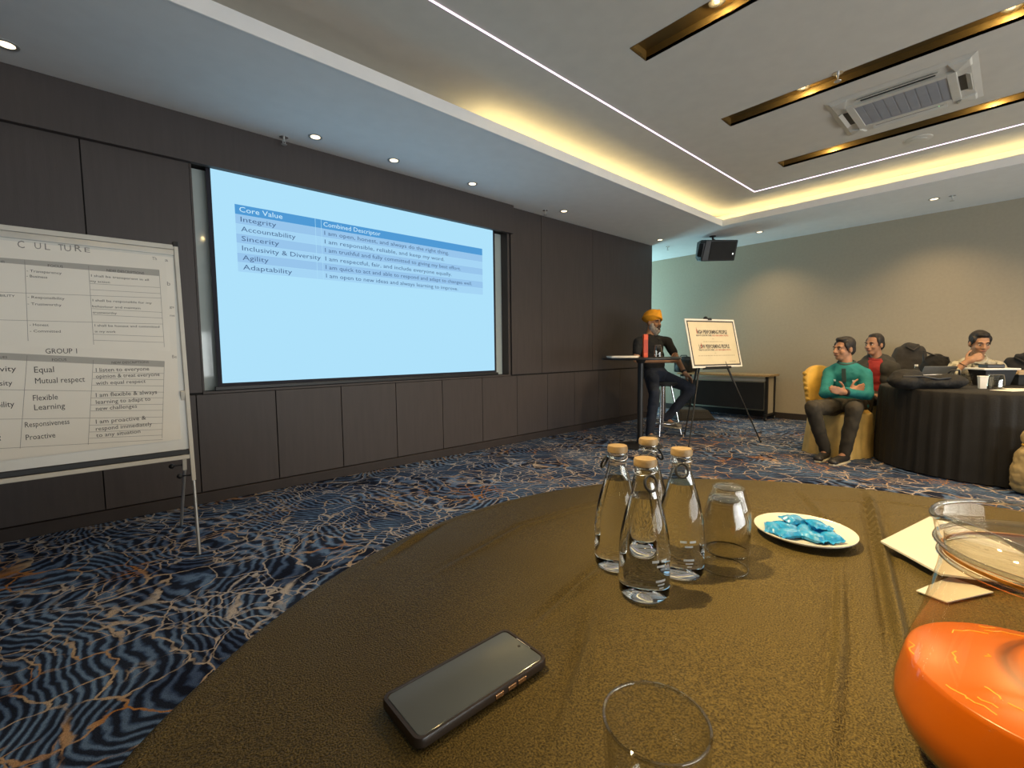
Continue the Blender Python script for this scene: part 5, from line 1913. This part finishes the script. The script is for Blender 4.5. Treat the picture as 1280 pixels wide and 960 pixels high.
def spout(a, r, z):
    # a pouring lip towards the bottles
    k = math.exp(-((math.atan2(math.sin(a - 2.45), math.cos(a - 2.45))) / .30) ** 2)
    return r + k * max(0, z - .175) * .35


part(MB().lathe(wall, 72, cap1=False, fun=spout), 'vessel', M['jug'], t, smooth=70)
part(MB().path([V((spout(a, .0755, .213) * math.cos(a), spout(a, .0755, .213) * math.sin(a), .213 + .012 * math.exp(-((math.atan2(math.sin(a - 2.45), math.cos(a - 2.45))) / .35) ** 2))) for a in [2 * math.pi * i / 72 for i in range(72)]], .0022, 8, closed=True), 'rim', M['edgeglass'], t, smooth=80)
for z_, r_ in ((.182, .0702), (.193, .0728)):
    part(MB().path([V((r_ * math.cos(2 * math.pi * i / 64), r_ * math.sin(2 * math.pi * i / 64), z_)) for i in range(64)], .0020, 6, closed=True), 'neck_ridge', M['edgeglass'], t, smooth=80)
jl = .090
part(MB().lathe([(.052, .004), (.0665, .0065), (.0878, .028), (.0943, .046), (.0940, .060), (.0888, .086), (.0875, jl), (.086, jl + .0008), (.002, jl + .0006)], 72), 'juice', M['juice'], t, smooth=50)
fm = MB()
random.seed(3)
for k in range(26):
    a = random.uniform(0, 6.28)
    r = random.uniform(.02, .085)
    m_ = random.randint(3, 6)
    da = random.uniform(.04, .10)
    fm.path([V(((r + random.uniform(-.003, .003)) * math.cos(a + da * i), (r + random.uniform(-.003, .003)) * math.sin(a + da * i), jl + .0006)) for i in range(m_)], .0007, 5)
part(fm, 'foam_streaks', M['foam'], t, kind='stuff')
lid = part(MB().lathe([(.066, .183), (.0675, .184), (.0675, .199), (.062, .2005), (.030, .1995), (.004, .2005)], 64), 'lid', M['glass'], t, smooth=50)
part(MB().lathe([(.006, .2005), (.010, .203), (.018, .208), (.0225, .215), (.022, .223), (.015, .229), (.004, .2305)], 40), 'knob', M['knob'], lid, smooth=80)
part(MB().lathe([(.0676, .1845), (.0690, .1845), (.0690, .187), (.0676, .187)], 64, cap0=False, cap1=False), 'seal_ring', mat('amber_seal', (.55, .22, .03), .4), lid, smooth=50)
hp_ = [V((.070, 0, .188)), V((.110, 0, .193)), V((.138, 0, .17)), V((.145, 0, .13)), V((.132, 0, .09)), V((.098, 0, .075))]
hr = Matrix.Rotation(R_(-60), 3, 'Z')
part(MB().path([hr @ q for q in hp_], .009, 10), 'handle', M['edgeglass'], t, smooth=80)

# ---- drinking glass close by
tumbler('drinking_glass', 'empty upright clear glass standing near the phone', (.262, .150, TZ2), inverted=False, r0=.030, r1=.0355, hh=.107, shoulder=False)
